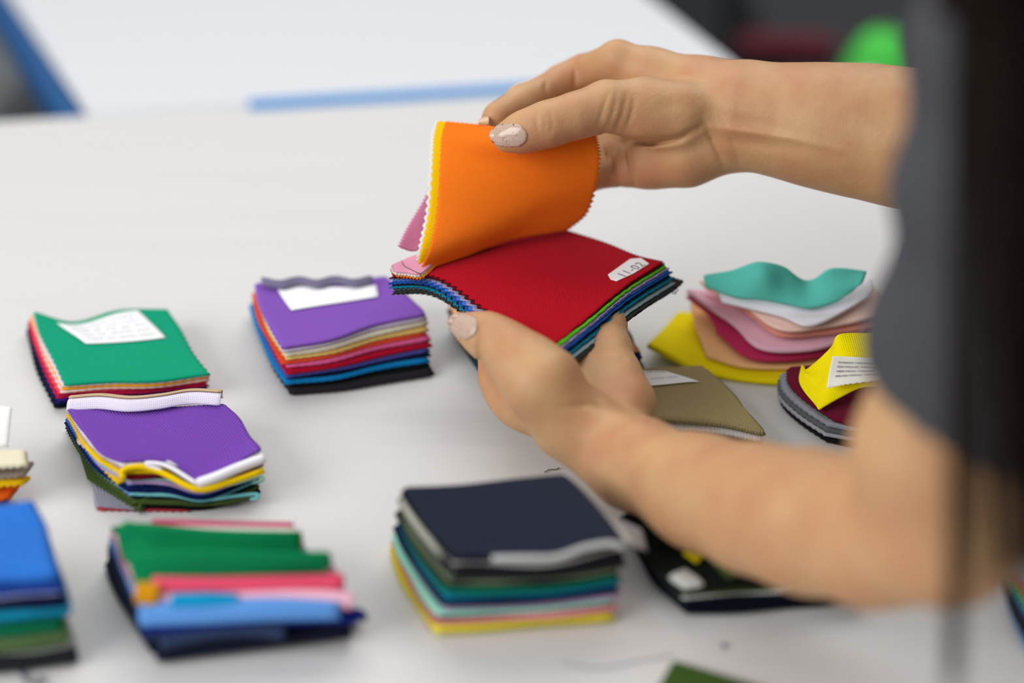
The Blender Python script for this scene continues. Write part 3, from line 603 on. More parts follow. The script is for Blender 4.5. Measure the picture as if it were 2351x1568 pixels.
# (colour, thickness mm, extra reach of the lower right corner, label)
hl = [('#b8001c', .95, 0, 'red swatch'), ('#4c0616', .9, .0006, 'maroon swatch'), ('#63cc22', 1.25, .001, 'lime green swatch'), ('#b7a6cc', .9, .0024, 'lilac swatch'),
      ('#4f7fd8', 1.0, .003, 'periwinkle swatch'), ('#1d55b0', 1.25, .004, 'blue swatch'), ('#0a1228', 1.3, .003, 'navy swatch'), ('#0c86a8', 1.1, .0048, 'teal swatch'),
      ('#0d1a24', .8, .002, 'black swatch'), ('#93adb2', 1.2, .004, 'grey-green swatch'), ('#3a3a36', 1.6, .012, 'charcoal swatch'), ('#12122c', .8, .010, 'midnight swatch'), ('#b9bcae', .5, .004, 'pale lining swatch')]
dep = 0; rr = random.Random(4)
uu, vv = np.meshgrid(np.linspace(0, 1, 61), np.linspace(0, 1, 55))
e_front = (hctrl[-1, -1] - hctrl[-1, 0]); e_front /= np.linalg.norm(e_front)
e_out = (hctrl[-1, 0] - hctrl[0, 0]); e_out /= np.linalg.norm(e_out)
for i, (col, t_, ext, lab) in enumerate(hl):
    S = patch(hctrl, 61, 55)
    sag = .0016 * np.sin(vv * 6.2 + 1.0) * (1 - uu) * (i > 1) + wave_noise((55, 61), 60 + i, .00035, 3) * (i > 0)
    S[..., 2] += -dep * (1 + .22 * uu * vv) + sag
    S += (e_front * ext)[None, None] * (uu ** 3)[..., None]
    S += e_out[None, None] * [0, .0006, .0017, .0028, .0030, .0040, .0037, .0052, .0044, .0070, .0085, .0080, .0072][i] * (vv ** 2)[..., None]
    S += e_front[None, None] * ([0, -.0013, .0026, -.0004, -.0012, -.0020, -.0012, -.0020, -.0006, .0012, -.0004, .0004, .001][i] * (1 - uu))[..., None]
    # frayed straight cut on the front right edge
    fr = np.array([rr.uniform(-.0003, .0003) for _ in range(61)]); S[-1] += e_out * fr[:, None]
    sheet('fabric_swatch', S, t_ * .00098, cloth(col, 'pique'), held, (0, 0, .0024, .0013), lab, ph=i)
    dep += t_ * .00112
# lifted flap: orange in front, yellow and white behind it
orow = [[(966, 624, .833), (1058, 593, .848), (1170, 551, .862), (1302, 528, .872)],
        [(988, 572, .833), (1094, 538, .845), (1215, 506, .857), (1344, 490, .865)],
        [(1006, 480, .843), (1112, 462, .846), (1240, 450, .848), (1364, 428, .850)],
        [(1013, 370, .850), (1120, 378, .844), (1245, 372, .838), (1372, 365, .839)],
        [(1015, 315, .853), (1122, 330, .838), (1240, 345, .832), (1368, 325, .836)],
        [(1024, 280, .854), (1128, 291, .840), (1236, 312, .834), (1362, 305, .836)]]
def fl(rows, dxs, dD, nu, nv):
    return patch(np.array([[PD(c[0] + dxs[min(j, len(dxs) - 1)] * (1 if i else .35), c[1] + (2 if j else -1) * (dD > 0), c[2] + dD) for j, c in enumerate(r_)] for i, r_ in enumerate(rows)]), nu, nv)
S = fl(orow, [0, 0, 0, 0], 0, 61, 53)
# small tension folds running from under the thumb
sheet('fabric_swatch', S, .0009, cloth('#ff7f1e', 'pique'), held, (0, .0004, .0008, .0019), 'orange swatch lifted by the fingers')
S = fl(orow, [-17, -6, -6, -13], .0027, 61, 59); sheet('fabric_swatch', S, .0010, cloth('#f9c806', 'pique'), held, (0, .0004, .0012, .0012), 'yellow swatch behind the orange one')
S = fl(orow, [-23, -8, -10, -18], .0048, 61, 59); sheet('fabric_swatch', S, .0010, cloth('#f3f0f2', 'pique'), held, (0, .0004, .0014, .0012), 'white swatch behind the yellow one')
# pink swatch hanging free behind, left
pk = [[(919, 567, .842), (950, 575, .846), (990, 562, .850), (1040, 545, .856)],
      [(940, 522, .850), (965, 522, .853), (1005, 520, .858), (1050, 515, .864)],
      [(968, 474, .860), (985, 472, .862), (1015, 472, .866), (1055, 475, .870)],
      [(998, 422, .869), (1008, 428, .870), (1030, 436, .872), (1060, 448, .874)]]
sheet('fabric_swatch', patch(np.array([[PD(*c) for c in r_] for r_ in pk]), 31, 41), .0010, cloth('#e287ab', 'pique'), held, (0, 0, .0017, 0), 'pink swatch hanging free behind the flap')
pk2 = [[(903, 606, .0805), (945, 588, .0815), (985, 575, .083), (1030, 560, .083)], [(906, 612, .0800), (945, 604, .0805), (980, 596, .0810), (1020, 580, .082)], [(908, 622, .0790), (935, 624, .0790), (966, 626, .0792), (1000, 600, .080)]]
pk2c = np.array([[P(*c) for c in r_] for r_ in pk2])
sheet('fabric_swatch', patch(pk2c, 25, 17), .0009, cloth('#f0a3bd', 'pique'), held, (0, .0006, .0012, 0), 'pink swatch folded at the bound corner')
for k, (col, dz, lab) in enumerate((('#f4eeee', .0010, 'white swatch at the bound corner'), ('#f48a18', .0019, 'orange swatch at the bound corner'), ('#9c1a10', .0028, 'brick red swatch at the bound corner'))):
    pc = pk2c.copy(); pc[..., 2] -= dz; pc[-1] += e_out * .0012 * (k % 2) ; pc[:, 0] -= [.0006, 0, 0]
    sheet('fabric_swatch', patch(pc, 25, 17), .0009, cloth(col, 'pique'), held, (0, .0017, .0012, 0), lab)
tubes('binding_thread', [(spline([P(a, b_, h_) for a, b_, h_ in ((922, 600, .082), (930, 612, .0825), (950, 622, .0815), (968, 633, .079), (962, 650, .074), (948, 668, .068))], 30), .00022)], plain('binding_thread', '#3a3230', .8), held)
fz = []; cols = ['#0c86a8', '#12122c', '#3a3a36', '#1d55b0', '#3a3a36', '#ae0524']
for k in range(18):
    c_ = cols[k % 6]; hh = {'#0c86a8': .067, '#12122c': .0635, '#3a3a36': .0635, '#1d55b0': .070, '#ae0524': .0745}[c_]
    px_ = {'#0c86a8': (1528, 632), '#12122c': (1550, 664), '#3a3a36': (1550, 664), '#1d55b0': (1524, 620), '#ae0524': (1514, 603)}[c_]
    p0 = P(px_[0] + rr.uniform(-8, 2), px_[1] + rr.uniform(-8, 10), hh); d_ = np.array([rr.uniform(.2, 1), rr.uniform(-.3, .6), rr.uniform(-.4, .5)]); d_ /= np.linalg.norm(d_)
    pts = [p0, p0 + d_ * .0014, p0 + d_ * .0026 + [0, 0, rr.uniform(-.001, .0012)]]
    fz.append((c_, (spline(pts, 8), rr.uniform(.00012, .00022))))
for c_ in sorted(set(cols)):
    o = tubes('frayed_threads', [p for cc, p in fz if cc == c_], cloth(c_, 'plain'), held, 4); o['kind'] = 'stuff'
# sticker 11-02
hs_ = Surf(hctrl); hpx, hpy, _ = PROJ(hs_.G)
def stick(px, py, lift=0):
    k = np.argmin((hpx - px) ** 2 + (hpy - py) ** 2); k = np.unravel_index(k, hpx.shape); zz = hs_.G[k][2] - T
    return P(px, py, zz + .0005 + lift)
a0, a1, a2, a3 = stick(1396, 630), stick(1447, 594), stick(1490, 605), stick(1416, 645)
a00 = stick(1402, 641)
poly = [a00, a3, stick(1455, 627), a2, stick(1472, 592), a1, a0]
cen = sum(poly) / len(poly)
V = [p for p in poly] + [p - [0, 0, .0003] for p in poly]; n_ = len(poly)
F = [tuple(range(n_)), tuple(range(n_, 2 * n_))[::-1]] + [(i, (i + 1) % n_, (i + 1) % n_ + n_, i + n_) for i in range(n_)]
st_ = mesh_obj('number_sticker', V, F, m_paper, held, False); st_['label'] = 'white number sticker'
fc = bpy.data.curves.new('sticker_number', 'FONT'); fc.body = '11-02'; fc.size = 1.0; fc.align_x = 'CENTER'; fc.align_y = 'CENTER'; fc.space_character = 1.15
fo = bpy.data.objects.new('tmp_text', fc); C.objects.link(fo); bpy.context.view_layer.update()
me = bpy.data.meshes.new_from_object(fo); bpy.data.objects.remove(fo)
co = np.array([v.co[:] for v in me.vertices])
tc_ = stick(1450, 618, .00012); ex = stick(1474, 605) - stick(1427, 632); L_ = np.linalg.norm(ex); ex /= L_
ey = np.cross([0, 0, 1.0], ex); ey /= np.linalg.norm(ey)
wd = co[:, 0].max() - co[:, 0].min(); s_ = L_ / wd
W = tc_ + (co[:, :1] - (co[:, 0].max() + co[:, 0].min()) / 2) * ex * s_ + (co[:, 1:2] - (co[:, 1].max() + co[:, 1].min()) / 2) * ey * s_ * 1.0
me.vertices.foreach_set('co', W.astype(np.float32).ravel()); me.materials.clear(); me.materials.append(plain('sticker_ink', '#565e6c', .6)); me.name = 'sticker_number'
to = bpy.data.objects.new('sticker_number', me); C.objects.link(to); to.parent = st_; to.matrix_parent_inverse = Matrix.Translation(-Vector(held.location)) if False else Matrix.Identity(4)
bpy.context.view_layer.update(); to.matrix_parent_inverse = st_.matrix_world.inverted()
# lint specks on the cloth
# ------------------------------------------------------------------ the person
def smin(a, b_, k):
    h_ = np.clip(.5 + .5 * (b_ - a) / k, 0, 1); return b_ * (1 - h_) + a * h_ - k * h_ * (1 - h_)
class Field:
    def __init__(s): s.pr = []; s.cr = []; s.cut = []
    def cone(s, a, b_, ra, rb, k=.008): s.pr.append((np.asarray(a, float), np.asarray(b_, float), ra, rb, k, None)); return s
    def chain(s, pts, k=.008):
        for (a, ra), (b_, rb) in zip(pts[:-1], pts[1:]): s.cone(a, b_, ra, rb, k)
    def ell(s, c, r, k=.01, M=None): s.pr.append((np.asarray(c, float), np.asarray(r, float), 0, 0, k, M if M is not None else np.eye(3)))
    def crease(s, pts, w_, depth, dmax, dmin=0): s.cr.append((np.asarray(pts, float), w_, depth, dmax, dmin))
    def pick(s, c, R_):
        return [q_ for q_ in s.pr if s.one(q_, c[None])[0] - R_ < .03]
    def one(s, q_, p):
        a, b_, ra, rb, k, M = q_
        if M is None:
            ab = b_ - a; t = np.clip(((p - a) @ ab) / (ab @ ab + 1e-12), 0, 1); return np.linalg.norm(p - a - t[..., None] * ab, axis=-1) - (ra + (rb - ra) * t)
        v_ = (p - a) @ M.T; k0 = np.linalg.norm(v_ / b_, axis=-1); return (k0 - 1) * b_.min()
    def __call__(s, p, detail=True, pr=None):
        d = np.full(p.shape[:-1], 10.0)
        for a, b_, ra, rb, k, M in (s.pr if pr is None else pr):
            if M is None:
                ab = b_ - a; L2 = ab @ ab + 1e-12; t = np.clip(((p - a) @ ab) / L2, 0, 1)
                e_ = np.linalg.norm(p - a - t[..., None] * ab, axis=-1) - (ra + (rb - ra) * t)
            else:
                q_ = (p - a) @ M.T; k0 = np.linalg.norm(q_ / b_, axis=-1); k1 = np.linalg.norm(q_ / (b_ * b_), axis=-1) + 1e-9; e_ = k0 * (k0 - 1) / k1
            d = smin(d, e_, k)
        if detail and s.cr:
            X, Y, D = PROJ(p)
            near = np.abs(d) < .012
            if near.any():
                x, y, dd = X[near], Y[near], D[near]; add = np.zeros(x.shape)
                for pts, w_, dp, dmax, dmin in s.cr:
                    if pts[:, 0].min() - 3 * w_ > x.max() or pts[:, 0].max() + 3 * w_ < x.min() or pts[:, 1].min() - 3 * w_ > y.max() or pts[:, 1].max() + 3 * w_ < y.min(): continue
                    best = np.full(x.shape, 1e9)
                    tt = np.zeros(x.shape); n = len(pts) - 1
                    for i in range(n):
                        a, b_ = pts[i], pts[i + 1]; ab = b_ - a; t = np.clip(((x - a[0]) * ab[0] + (y - a[1]) * ab[1]) / (ab @ ab), 0, 1)
                        q_ = np.hypot(x - a[0] - t * ab[0], y - a[1] - t * ab[1]); m_ = q_ < best; best[m_] = q_[m_]; tt[m_] = ((i + t) / n)[m_]
                    add += dp * np.exp(-(best / w_) ** 2) * np.sin(np.pi * np.clip(tt, .06, .94)) ** .6 * (dd < dmax) * (dd > dmin)
                d[near] += add
        for f in s.cut: d = f(p, d)
        return d
def mesh_field(f, lo, hi, h_, nb=24):
    """surface nets, evaluated only in the blocks the surface passes"""
    lo = np.asarray(lo, float); dims = np.ceil((np.asarray(hi) - lo) / h_).astype(int); nbk = (dims + nb - 1) // nb
    bi = np.stack(np.meshgrid(*[np.arange(n) for n in nbk], indexing='ij'), -1).reshape(-1, 3)
    cen_ = lo + (bi * nb + nb / 2) * h_; dc = f(cen_, False); act = bi[np.abs(dc) < nb * h_ * .87 + .014]
    M = dims + nb + 4; keyf = lambda c: (c[..., 0] * M[1] + c[..., 1]) * M[2] + c[..., 2]
    K = []; VV = []; Q = []
    for b0 in act:
        o_ = b0 * nb - 1; ax = [np.arange(o_[i], o_[i] + nb + 3) for i in range(3)]
        g_ = np.stack(np.meshgrid(*ax, indexing='ij'), -1); D = f(lo + g_ * h_, True, f.pick(lo + (b0 * nb + nb / 2 + .5) * h_, (nb + 3) * h_ * .87))
        ins = D < 0
        if ins.all() or not ins.any(): continue
        n = nb + 2
        cnt = np.zeros((n, n, n)); pos = np.zeros((n, n, n, 3))
        base = g_[:n, :n, :n]
        for axn in range(3):
            for da in (0, 1):
                for db in (0, 1):
                    off0 = [0, 0, 0]; oth = [i for i in range(3) if i != axn]; off0[oth[0]] = da; off0[oth[1]] = db; off1 = list(off0); off1[axn] = 1
                    A_ = D[off0[0]:off0[0] + n, off0[1]:off0[1] + n, off0[2]:off0[2] + n]; B_ = D[off1[0]:off1[0] + n, off1[1]:off1[1] + n, off1[2]:off1[2] + n]
                    c = (A_ < 0) != (B_ < 0)
                    if not c.any(): continue
                    t = np.where(c, A_ / (A_ - B_ + 1e-15), 0); pp = np.zeros((n, n, n, 3)); pp[..., axn] = t
                    for q_ in oth: pp[..., q_] = off0[q_]
                    pos += pp * c[..., None]; cnt += c
        m_ = cnt > 0; K.append(keyf(base[m_] + 2)); VV.append(lo + (base[m_] + pos[m_] / cnt[m_][:, None]) * h_)
        # quads for edges starting in the block's own cells
        I = slice(1, nb + 1)
        for axn in range(3):
            sl0 = [I, I, I]; sl1 = [I, I, I]; sl1[axn] = slice(2, nb + 2)
            A_ = ins[tuple(sl0)]; B_ = ins[tuple(sl1)]; c = A_ != B_
            if not c.any(): continue
            e0 = g_[tuple(sl0)][c] + 2; a_, b__ = [(1, 2), (2, 0), (0, 1)][axn]; ea = np.zeros(3, int); eb = np.zeros(3, int); ea[a_] = 1; eb[b__] = 1
            q_ = np.stack([keyf(e0 - ea - eb), keyf(e0 - eb), keyf(e0), keyf(e0 - ea)], 1)
            fl_ = ~A_[c]; q_[fl_] = q_[fl_][:, ::-1]; Q.append(q_)
    K = np.concatenate(K); VV = np.concatenate(VV); Q = np.concatenate(Q)
    uk, idx = np.unique(K, return_index=True); V = VV[idx]; F = np.searchsorted(uk, Q); 
    F = np.minimum(F, len(uk) - 1)
    ok = (uk[F] == Q).all(1); F = F[ok]
    return V, F
def relax(V, F, it=2, lam=.45):
    E = np.vstack([F[:, [0, 1]], F[:, [1, 2]], F[:, [2, 3]], F[:, [3, 0]]]); n = len(V)
    for _ in range(it):
        acc = np.zeros_like(V); c = np.zeros(n)
        for k in range(3): acc[:, k] = np.bincount(E[:, 0], V[E[:, 1], k], n) + np.bincount(E[:, 1], V[E[:, 0], k], n)
        c = np.bincount(E[:, 0], minlength=n) + np.bincount(E[:, 1], minlength=n); V = V + lam * (acc / np.maximum(c, 1)[:, None] - V)
    return V
def biggest(V, F):
    lab = np.arange(len(V))
    for _ in range(400):
        m_ = lab[F].min(1); new = lab.copy()
        for k in range(4): np.minimum.at(new, F[:, k], m_)
        new = new[new]
        if (new == lab).all(): break
        lab = new
    u_, c_ = np.unique(lab, return_counts=True); keep = lab == u_[c_.argmax()]; ix = np.cumsum(keep) - 1
    return V[keep], ix[F[keep[F[:, 0]]]]
def J(px, py, D, rpx): return (PD(px, py, D), rpx / FPX * D)
skin = Field()
# ---- right arm and hand (far one, pinching the lifted flap)
wR = PD(1700, 265, .84); fR = PD(2100, 322, .815); elR = wR + (fR - wR) / np.linalg.norm(fR - wR) * .245
shR = np.array([.33, .82, T + .38]); shL = np.array([.205, .50, T + .37])
skin.chain([J(1640, 258, .845, 92), J(1700, 265, .84, 108), J(1800, 277, .835, 122), J(1900, 291, .828, 136), J(2000, 304, .822, 145), J(2100, 322, .815, 150), (elR, .037)], .010)
skin.chain([J(1700, 230, .842, 78), J(1600, 205, .852, 66), J(1500, 170, .860, 50), J(1418, 138, .864, 43)], .012)         # index metacarpal
skin.chain([J(1660, 262, .85, 80), J(1540, 250, .866, 58), J(1440, 215, .874, 44)], .012)
skin.chain([J(1660, 300, .85, 75), J(1540, 310, .866, 55), J(1440, 300, .872, 42)], .012)
skin.chain([J(1670, 310, .845, 70), J(1575, 348, .848, 72), J(1490, 368, .858, 56), J(1430, 385, .864, 40)], .012)          # hypothenar
skin.chain([J(1418, 138, .864, 43), J(1335, 168, .888, 39), J(1290, 188, .886, 37), J(1200, 232, .868, 36), J(1140, 266, .853, 32)], .005)       # index
skin.chain([J(1440, 215, .874, 42), J(1340, 232, .900, 38), J(1230, 262, .880, 36), J(1133, 289, .858, 29)], .005)             # middle
skin.chain([J(1440, 296, .870, 44), J(1330, 322, .890, 42), J(1255, 345, .880, 34), J(1200, 350, .860, 30)], .004)
skin.chain([J(1430, 345, .868, 44), J(1330, 362, .882, 40), J(1270, 365, .874, 34)], .004)
skin.chain([J(1430, 388, .862, 38), J(1345, 404, .874, 36), J(1290, 400, .870, 30), J(1250, 396, .858, 27)], .004)
skin.chain([J(1640, 262, .835, 62), J(1560, 262, .829, 64), J(1475, 252, .828, 64), J(1392, 246, .822, 55), J(1320, 266, .818, 47), J(1255, 286, .817, 47), J(1200, 304, .819, 41), J(1163, 315, .8205, 33)], .008)   # thumb
skin.ell(PD(1500, 262, .832), np.array([.022, .016, .015]), .012)
# ---- left arm and hand (near one, cradling the bundle)
elL = PD(2170, 1212, .57)
skin.chain([J(1400, 1030, .752, 88), J(1455, 1062, .742, 100), J(1610, 1129, .700, 124), J(1740, 1167, .668, 141), J(1860, 1197, .640, 156), J(2010, 1219, .605, 166), (elL, 172 / FPX * .57)], .012)
skin.chain([(elL, 172 / FPX * .57), J(2162, 1040, .562, 196), J(2212, 860, .547, 184), J(2262, 700, .540, 186), J(2305, 450, .522, 180), J(2350, 150, .507, 180), (shL, .046)], .009)
skin.chain([J(1400, 1020, .755, 84), J(1310, 965, .757, 84), J(1245, 880, .752, 82), J(1200, 832, .758, 64), J(1155, 792, .766, 50), J(1112, 768, .770, 43), J(1072, 752, .774, 33)], .010)   # thenar + thumb
skin.chain([J(1370, 1010, .765, 70), J(1240, 930, .785, 62), J(1158, 858, .800, 50), J(1150, 800, .806, 42), J(1190, 740, .822, 38), J(1230, 690, .842, 34)], .010)   # index
skin.ell(PD(1182, 905, .792), np.array([.014, .018, .014]), .012)
skin.chain([J(1385, 1000, .765, 66), J(1290, 880, .800, 52), J(1262, 800, .812, 42), J(1270, 740, .828, 38), J(1290, 680, .848, 34)], .008)   # middle
skin.chain([J(1400, 1000, .765, 66), J(1352, 852, .796, 58), J(1346, 795, .808, 46), J(1345, 735, .828, 37), J(1355, 680, .848, 32)], .008)   # ring
skin.chain([J(1415, 990, .762, 70), J(1432, 925, .775, 66), J(1415, 865, .788, 54), J(1402, 800, .802, 42), J(1398, 745, .820, 35), J(1400, 700, .838, 30)], .008)   # pinky side
skin.ell(PD(1340, 930, .778), np.array([.022, .022, .014]), .014)
# creases, tendons, knuckle folds drawn where the photo shows them
cr = skin.crease
for pts in ([(1400, 205), (1385, 250), (1372, 292)], [(1418, 205), (1408, 255), (1392, 300)], [(1440, 212), (1428, 262), (1410, 306)], [(1458, 218), (1450, 262), (1436, 300)]): cr(pts, 4.5, .0008, .835)
for pts in ([(1236, 252), (1232, 280), (1240, 312)], [(1262, 250), (1268, 285), (1260, 318)], [(1248, 256), (1252, 285), (1250, 312)]): cr(pts, 5, .0007, .815)
cr([(1388, 306), (1440, 322), (1500, 328), (1560, 318), (1605, 292)], 8, .0034, .87)
cr([(1392, 320), (1398, 360), (1412, 402), (1425, 425)], 6, .0026, .90, .80)
cr([(1436, 326), (1446, 370), (1458, 420)], 6, .0026, .90, .80)
cr([(1612, 268), (1630, 310), (1650, 350), (1662, 380)], 7, .0013, .835)
cr([(1652, 262), (1672, 300), (1690, 345), (1698, 378)], 4, .0005, .835)
cr([(1630, 292), (1720, 302), (1820, 318), (1930, 345)], 9, -.0016, .835)
cr([(1640, 318), (1730, 330), (1830, 345)], 12, .0010, .835)
cr([(1620, 255), (1700, 275), (1780, 290)], 14, .0008, .835)
cr([(1318, 130), (1322, 160), (1318, 205)], 6, .0014, .90, .83)
cr([(1254, 185), (1250, 205), (1258, 232)], 5, .0012, .90, .84)
cr([(1500, 255), (1545, 240), (1590, 242)], 16, .0006, .835)
cr([(1110, 740), (1100, 800), (1112, 860), (1135, 905)], 7, .0016, .80)
cr([(1205, 772), (1190, 800), (1195, 830)], 10, .0007, .78)
cr([(1345, 855), (1385, 905), (1440, 935), (1490, 945)], 12, .0010, .80)
cr([(1290, 935), (1350, 930), (1430, 940), (1495, 960)], 7, .0012, .80)
cr([(1330, 855), (1360, 895), (1380, 930)], 12, .0012, .80)
cr([(1400, 820), (1425, 826), (1442, 824)], 6, .0010, .82)
cr([(1120, 900), (1132, 895), (1138, 880)], 4, .0008, .82)
V1, F1 = mesh_field(skin, (-.10, .35, T - .02), (.38, .92, T + .34), .00115)
V1 = relax(V1, F1, 2, .25)
# ---- head, neck, trunk and legs (outside the frame or under the clothes), coarser
rest = Field()
hd = np.array([.185, .575, T + .60]); nk = np.array([.275, .64, T + .44])
rest.ell(hd, np.array([.092, .075, .108]), .02); rest.ell(hd + [-.035, -.01, -.06], np.array([.055, .052, .062]), .03)
rest.cone(hd + [-.090, -.008, -.012], hd + [-.108, -.010, -.035], .007, .012, .012)                  # nose
rest.ell(hd + [-.088, -.010, -.066], np.array([.012, .024, .010]), .008)                             # lips
rest.ell(hd + [.01, -.078, -.02], np.array([.016, .008, .028]), .006); rest.ell(hd + [.01, .078, -.02], np.array([.016, .008, .028]), .006)
rest.cone(hd + [.02, 0, -.05], nk, .052, .056, .03)
def trunk(f, g_):
    f.chain([(shL, .050 + g_), (nk + [.02, -.01, -.04], .055 + g_), (shR, .050 + g_)], .05)
    f.ell(np.array([.36, .66, T + .30]), np.array([.115, .165, .14]) + g_, .06); f.ell(np.array([.47, .665, T + .16]), np.array([.11, .14, .12]) + g_, .06); f.ell(np.array([.585, .67, T + .0]), np.array([.12, .165, .12]) + g_, .06)
trunk(rest, 0)
def legs(f, g_):
    for y_ in (.59, .755):
        f.chain([(np.array([.585, y_, T - .03]), .082 + g_), (np.array([.575, y_, T - .36]), .056 + g_), (np.array([.60, y_, T - .67]), .038 + g_)], .03)
legs(rest, 0)
for y_ in (.59, .755): rest.cone(np.array([.60, y_, .045]), np.array([.47, y_ - .01, .03]), .035, .028, .03)
rest.cone(shR, elR, .047, .038, .02)
V2, F2 = mesh_field(rest, (.02, .30, 0.0), (.78, .98, T + .76), .0065)
V2 = relax(V2, F2, 3)
m_skin, N, L, b = newmat('skin')
b.inputs['Roughness'].default_value = .5; b.inputs['Specular IOR Level'].default_value = .35
b.inputs['Subsurface Weight'].default_value = .22; b.inputs['Subsurface Radius'].default_value = (1.0, .35, .18); b.inputs['Subsurface Scale'].default_value = .006
tc = N.new('ShaderNodeTexCoord')
nA = N.new('ShaderNodeTexNoise'); nA.inputs['Scale'].default_value = 38; nA.inputs['Detail'].default_value = 4; L.new(tc.outputs['Object'], nA.inputs['Vector'])
rp = N.new('ShaderNodeValToRGB'); L.new(nA.outputs['Fac'], rp.inputs[0]); rp.color_ramp.elements[0].position = .34; rp.color_ramp.elements[1].position = .68
rp.color_ramp.elements[0].color = lin('#bb8862'); rp.color_ramp.elements[1].color = lin('#c69d71'); L.new(rp.outputs[0], b.inputs['Base Color'])
nB = N.new('ShaderNodeTexVoronoi'); nB.inputs['Scale'].default_value = 900; L.new(tc.outputs['Object'], nB.inputs['Vector'])
nC = N.new('ShaderNodeTexNoise'); nC.inputs['Scale'].default_value = 260; nC.inputs['Detail'].default_value = 5; L.new(tc.outputs['Object'], nC.inputs['Vector'])
ad = N.new('ShaderNodeMath'); ad.operation = 'MULTIPLY_ADD'; ad.inputs[1].default_value = .35; L.new(nB.outputs['Distance'], ad.inputs[0]); L.new(nC.outputs['Fac'], ad.inputs[2])
bp = N.new('ShaderNodeBump'); bp.inputs['Strength'].default_value = .35; bp.inputs['Distance'].default_value = .0006; L.new(ad.outputs[0], bp.inputs['Height']); L.new(bp.outputs[0], b.inputs['Normal'])
person = thing('person', 'person in a grey short-sleeved shirt with long dark hair, leafing through swatches', 'person', (.58, .67, 0))
mesh_obj('body', np.vstack([V1, V2]), np.vstack([F1, F2 + len(V1)]), m_skin, person)
# ---- nails: laid on the skin surface
def hits(px, py):
    a = np.stack([PD(x, y, .60) for x, y in zip(px, py)]); b_ = np.stack([PD(x, y, 1.0) for x, y in zip(px, py)]); d_ = b_ - a; ln = np.linalg.norm(d_, axis=1)[:, None]; d_ /= ln
    t = np.zeros(len(a)); pr = skin.pick(a.mean(0) + d_.mean(0) * .18, .06)
    for _ in range(90): t += np.clip(skin(a + d_ * t[:, None], False, pr), -.01, .05) * .9
    p = a + d_ * t[:, None]; v_ = skin(p, False, pr); e_ = 1e-4
    g_ = np.stack([skin(p + np.eye(3)[i] * e_, False, pr) - skin(p - np.eye(3)[i] * e_, False, pr) for i in range(3)], 1); g_ /= np.linalg.norm(g_, axis=1)[:, None] + 1e-9
    return p, g_, (np.abs(v_) < 2e-4) & (t < ln[:, 0])
m_nail, N, L, b = newmat('speckled_nail_polish')
b.inputs['Roughness'].default_value = .22; b.inputs['Coat Weight'].default_value = .4
tc = N.new('ShaderNodeTexCoord'); vo = N.new('ShaderNodeTexVoronoi'); vo.inputs['Scale'].default_value = 600; vo.inputs['Randomness'].default_value = 1; L.new(tc.outputs['Object'], vo.inputs['Vector'])
sp = N.new('ShaderNodeSeparateColor'); L.new(vo.outputs['Color'], sp.inputs[0])
m1 = N.new('ShaderNodeMath'); m1.operation = 'LESS_THAN'; m1.inputs[1].default_value = .17; L.new(vo.outputs['Distance'], m1.inputs[0])
m2 = N.new('ShaderNodeMath'); m2.operation = 'LESS_THAN'; m2.inputs[1].default_value = .55; L.new(sp.outputs[0], m2.inputs[0])
m3 = N.new('ShaderNodeMath'); m3.operation = 'MULTIPLY'; L.new(m1.outputs[0], m3.inputs[0]); L.new(m2.outputs[0], m3.inputs[1])
mx = N.new('ShaderNodeMix'); mx.data_type = 'RGBA'; mx.inputs[6].default_value = lin('#c0a492'); mx.inputs[7].default_value = lin('#3a3230'); L.new(m3.outputs[0], mx.inputs[0]); L.new(mx.outputs[2], b.inputs['Base Color'])
def nail(name, base, tip, hw, hw2, lift=.0006, over=.0, lab=None):
    base = np.array(base, float); tip = np.array(tip, float); ax = tip - base; ln = np.linalg.norm(ax); ax /= ln; sd = np.array([-ax[1], ax[0]])
    n = 15; G = np.zeros((n, n, 3)); QX = np.zeros((n, n, 2)); LF = np.zeros((n, n))
    for i in range(n):
        s_ = i / (n - 1)
        w_ = (hw + (hw2 - hw) * s_) * (max(0, 1 - max(0, (s_ - .55) / .45) ** 2.6) ** .5 * .40 + .60) * (max(0, 1 - max(0, (.2 - s_) / .2) ** 2) ** .5 * .35 + .65)
        for j in range(n):
            c_ = (j / (n - 1) * 2 - 1); bow = (abs(c_) ** 3) * .16 * ln * (1 if s_ > .5 else -1) * (0 if .3 < s_ < .7 else .6)
            QX[i, j] = base + ax * (ln * s_ - bow) + sd * c_ * w_; LF[i, j] = lift * (1 - .5 * abs(c_) ** 3) + over * s_ ** 2
    pp, gg, okk = hits(QX[..., 0].ravel(), QX[..., 1].ravel()); pp = (pp + gg * LF.ravel()[:, None]).reshape(n, n, 3); okk = okk.reshape(n, n)
    for i in range(n):
        for j in range(n):
            r_ = pp[i, j]
            if not okk[i, j] or (i and np.linalg.norm(r_ - G[i - 1, j]) > .0035): r_ = PD(QX[i, j, 0], QX[i, j, 1], PROJ(G[max(i - 1, 0), j] if i else PD(0, 0, PROJ(pp[0, n // 2])[2]))[2] + .0003)
            G[i, j] = r_
    o = sheet(name, G, .0005, m_nail, person, (0, 0, 0, 0)); o['label'] = lab
    return o
nail('fingernail', (1209, 312), (1124, 310), 26, 25, .0007, .0002, 'beige speckled thumbnail of the upper hand')
nail('fingernail', (1093, 760), (1030, 733), 29, 27, .0008, .0004, 'beige speckled thumbnail of the lower hand')
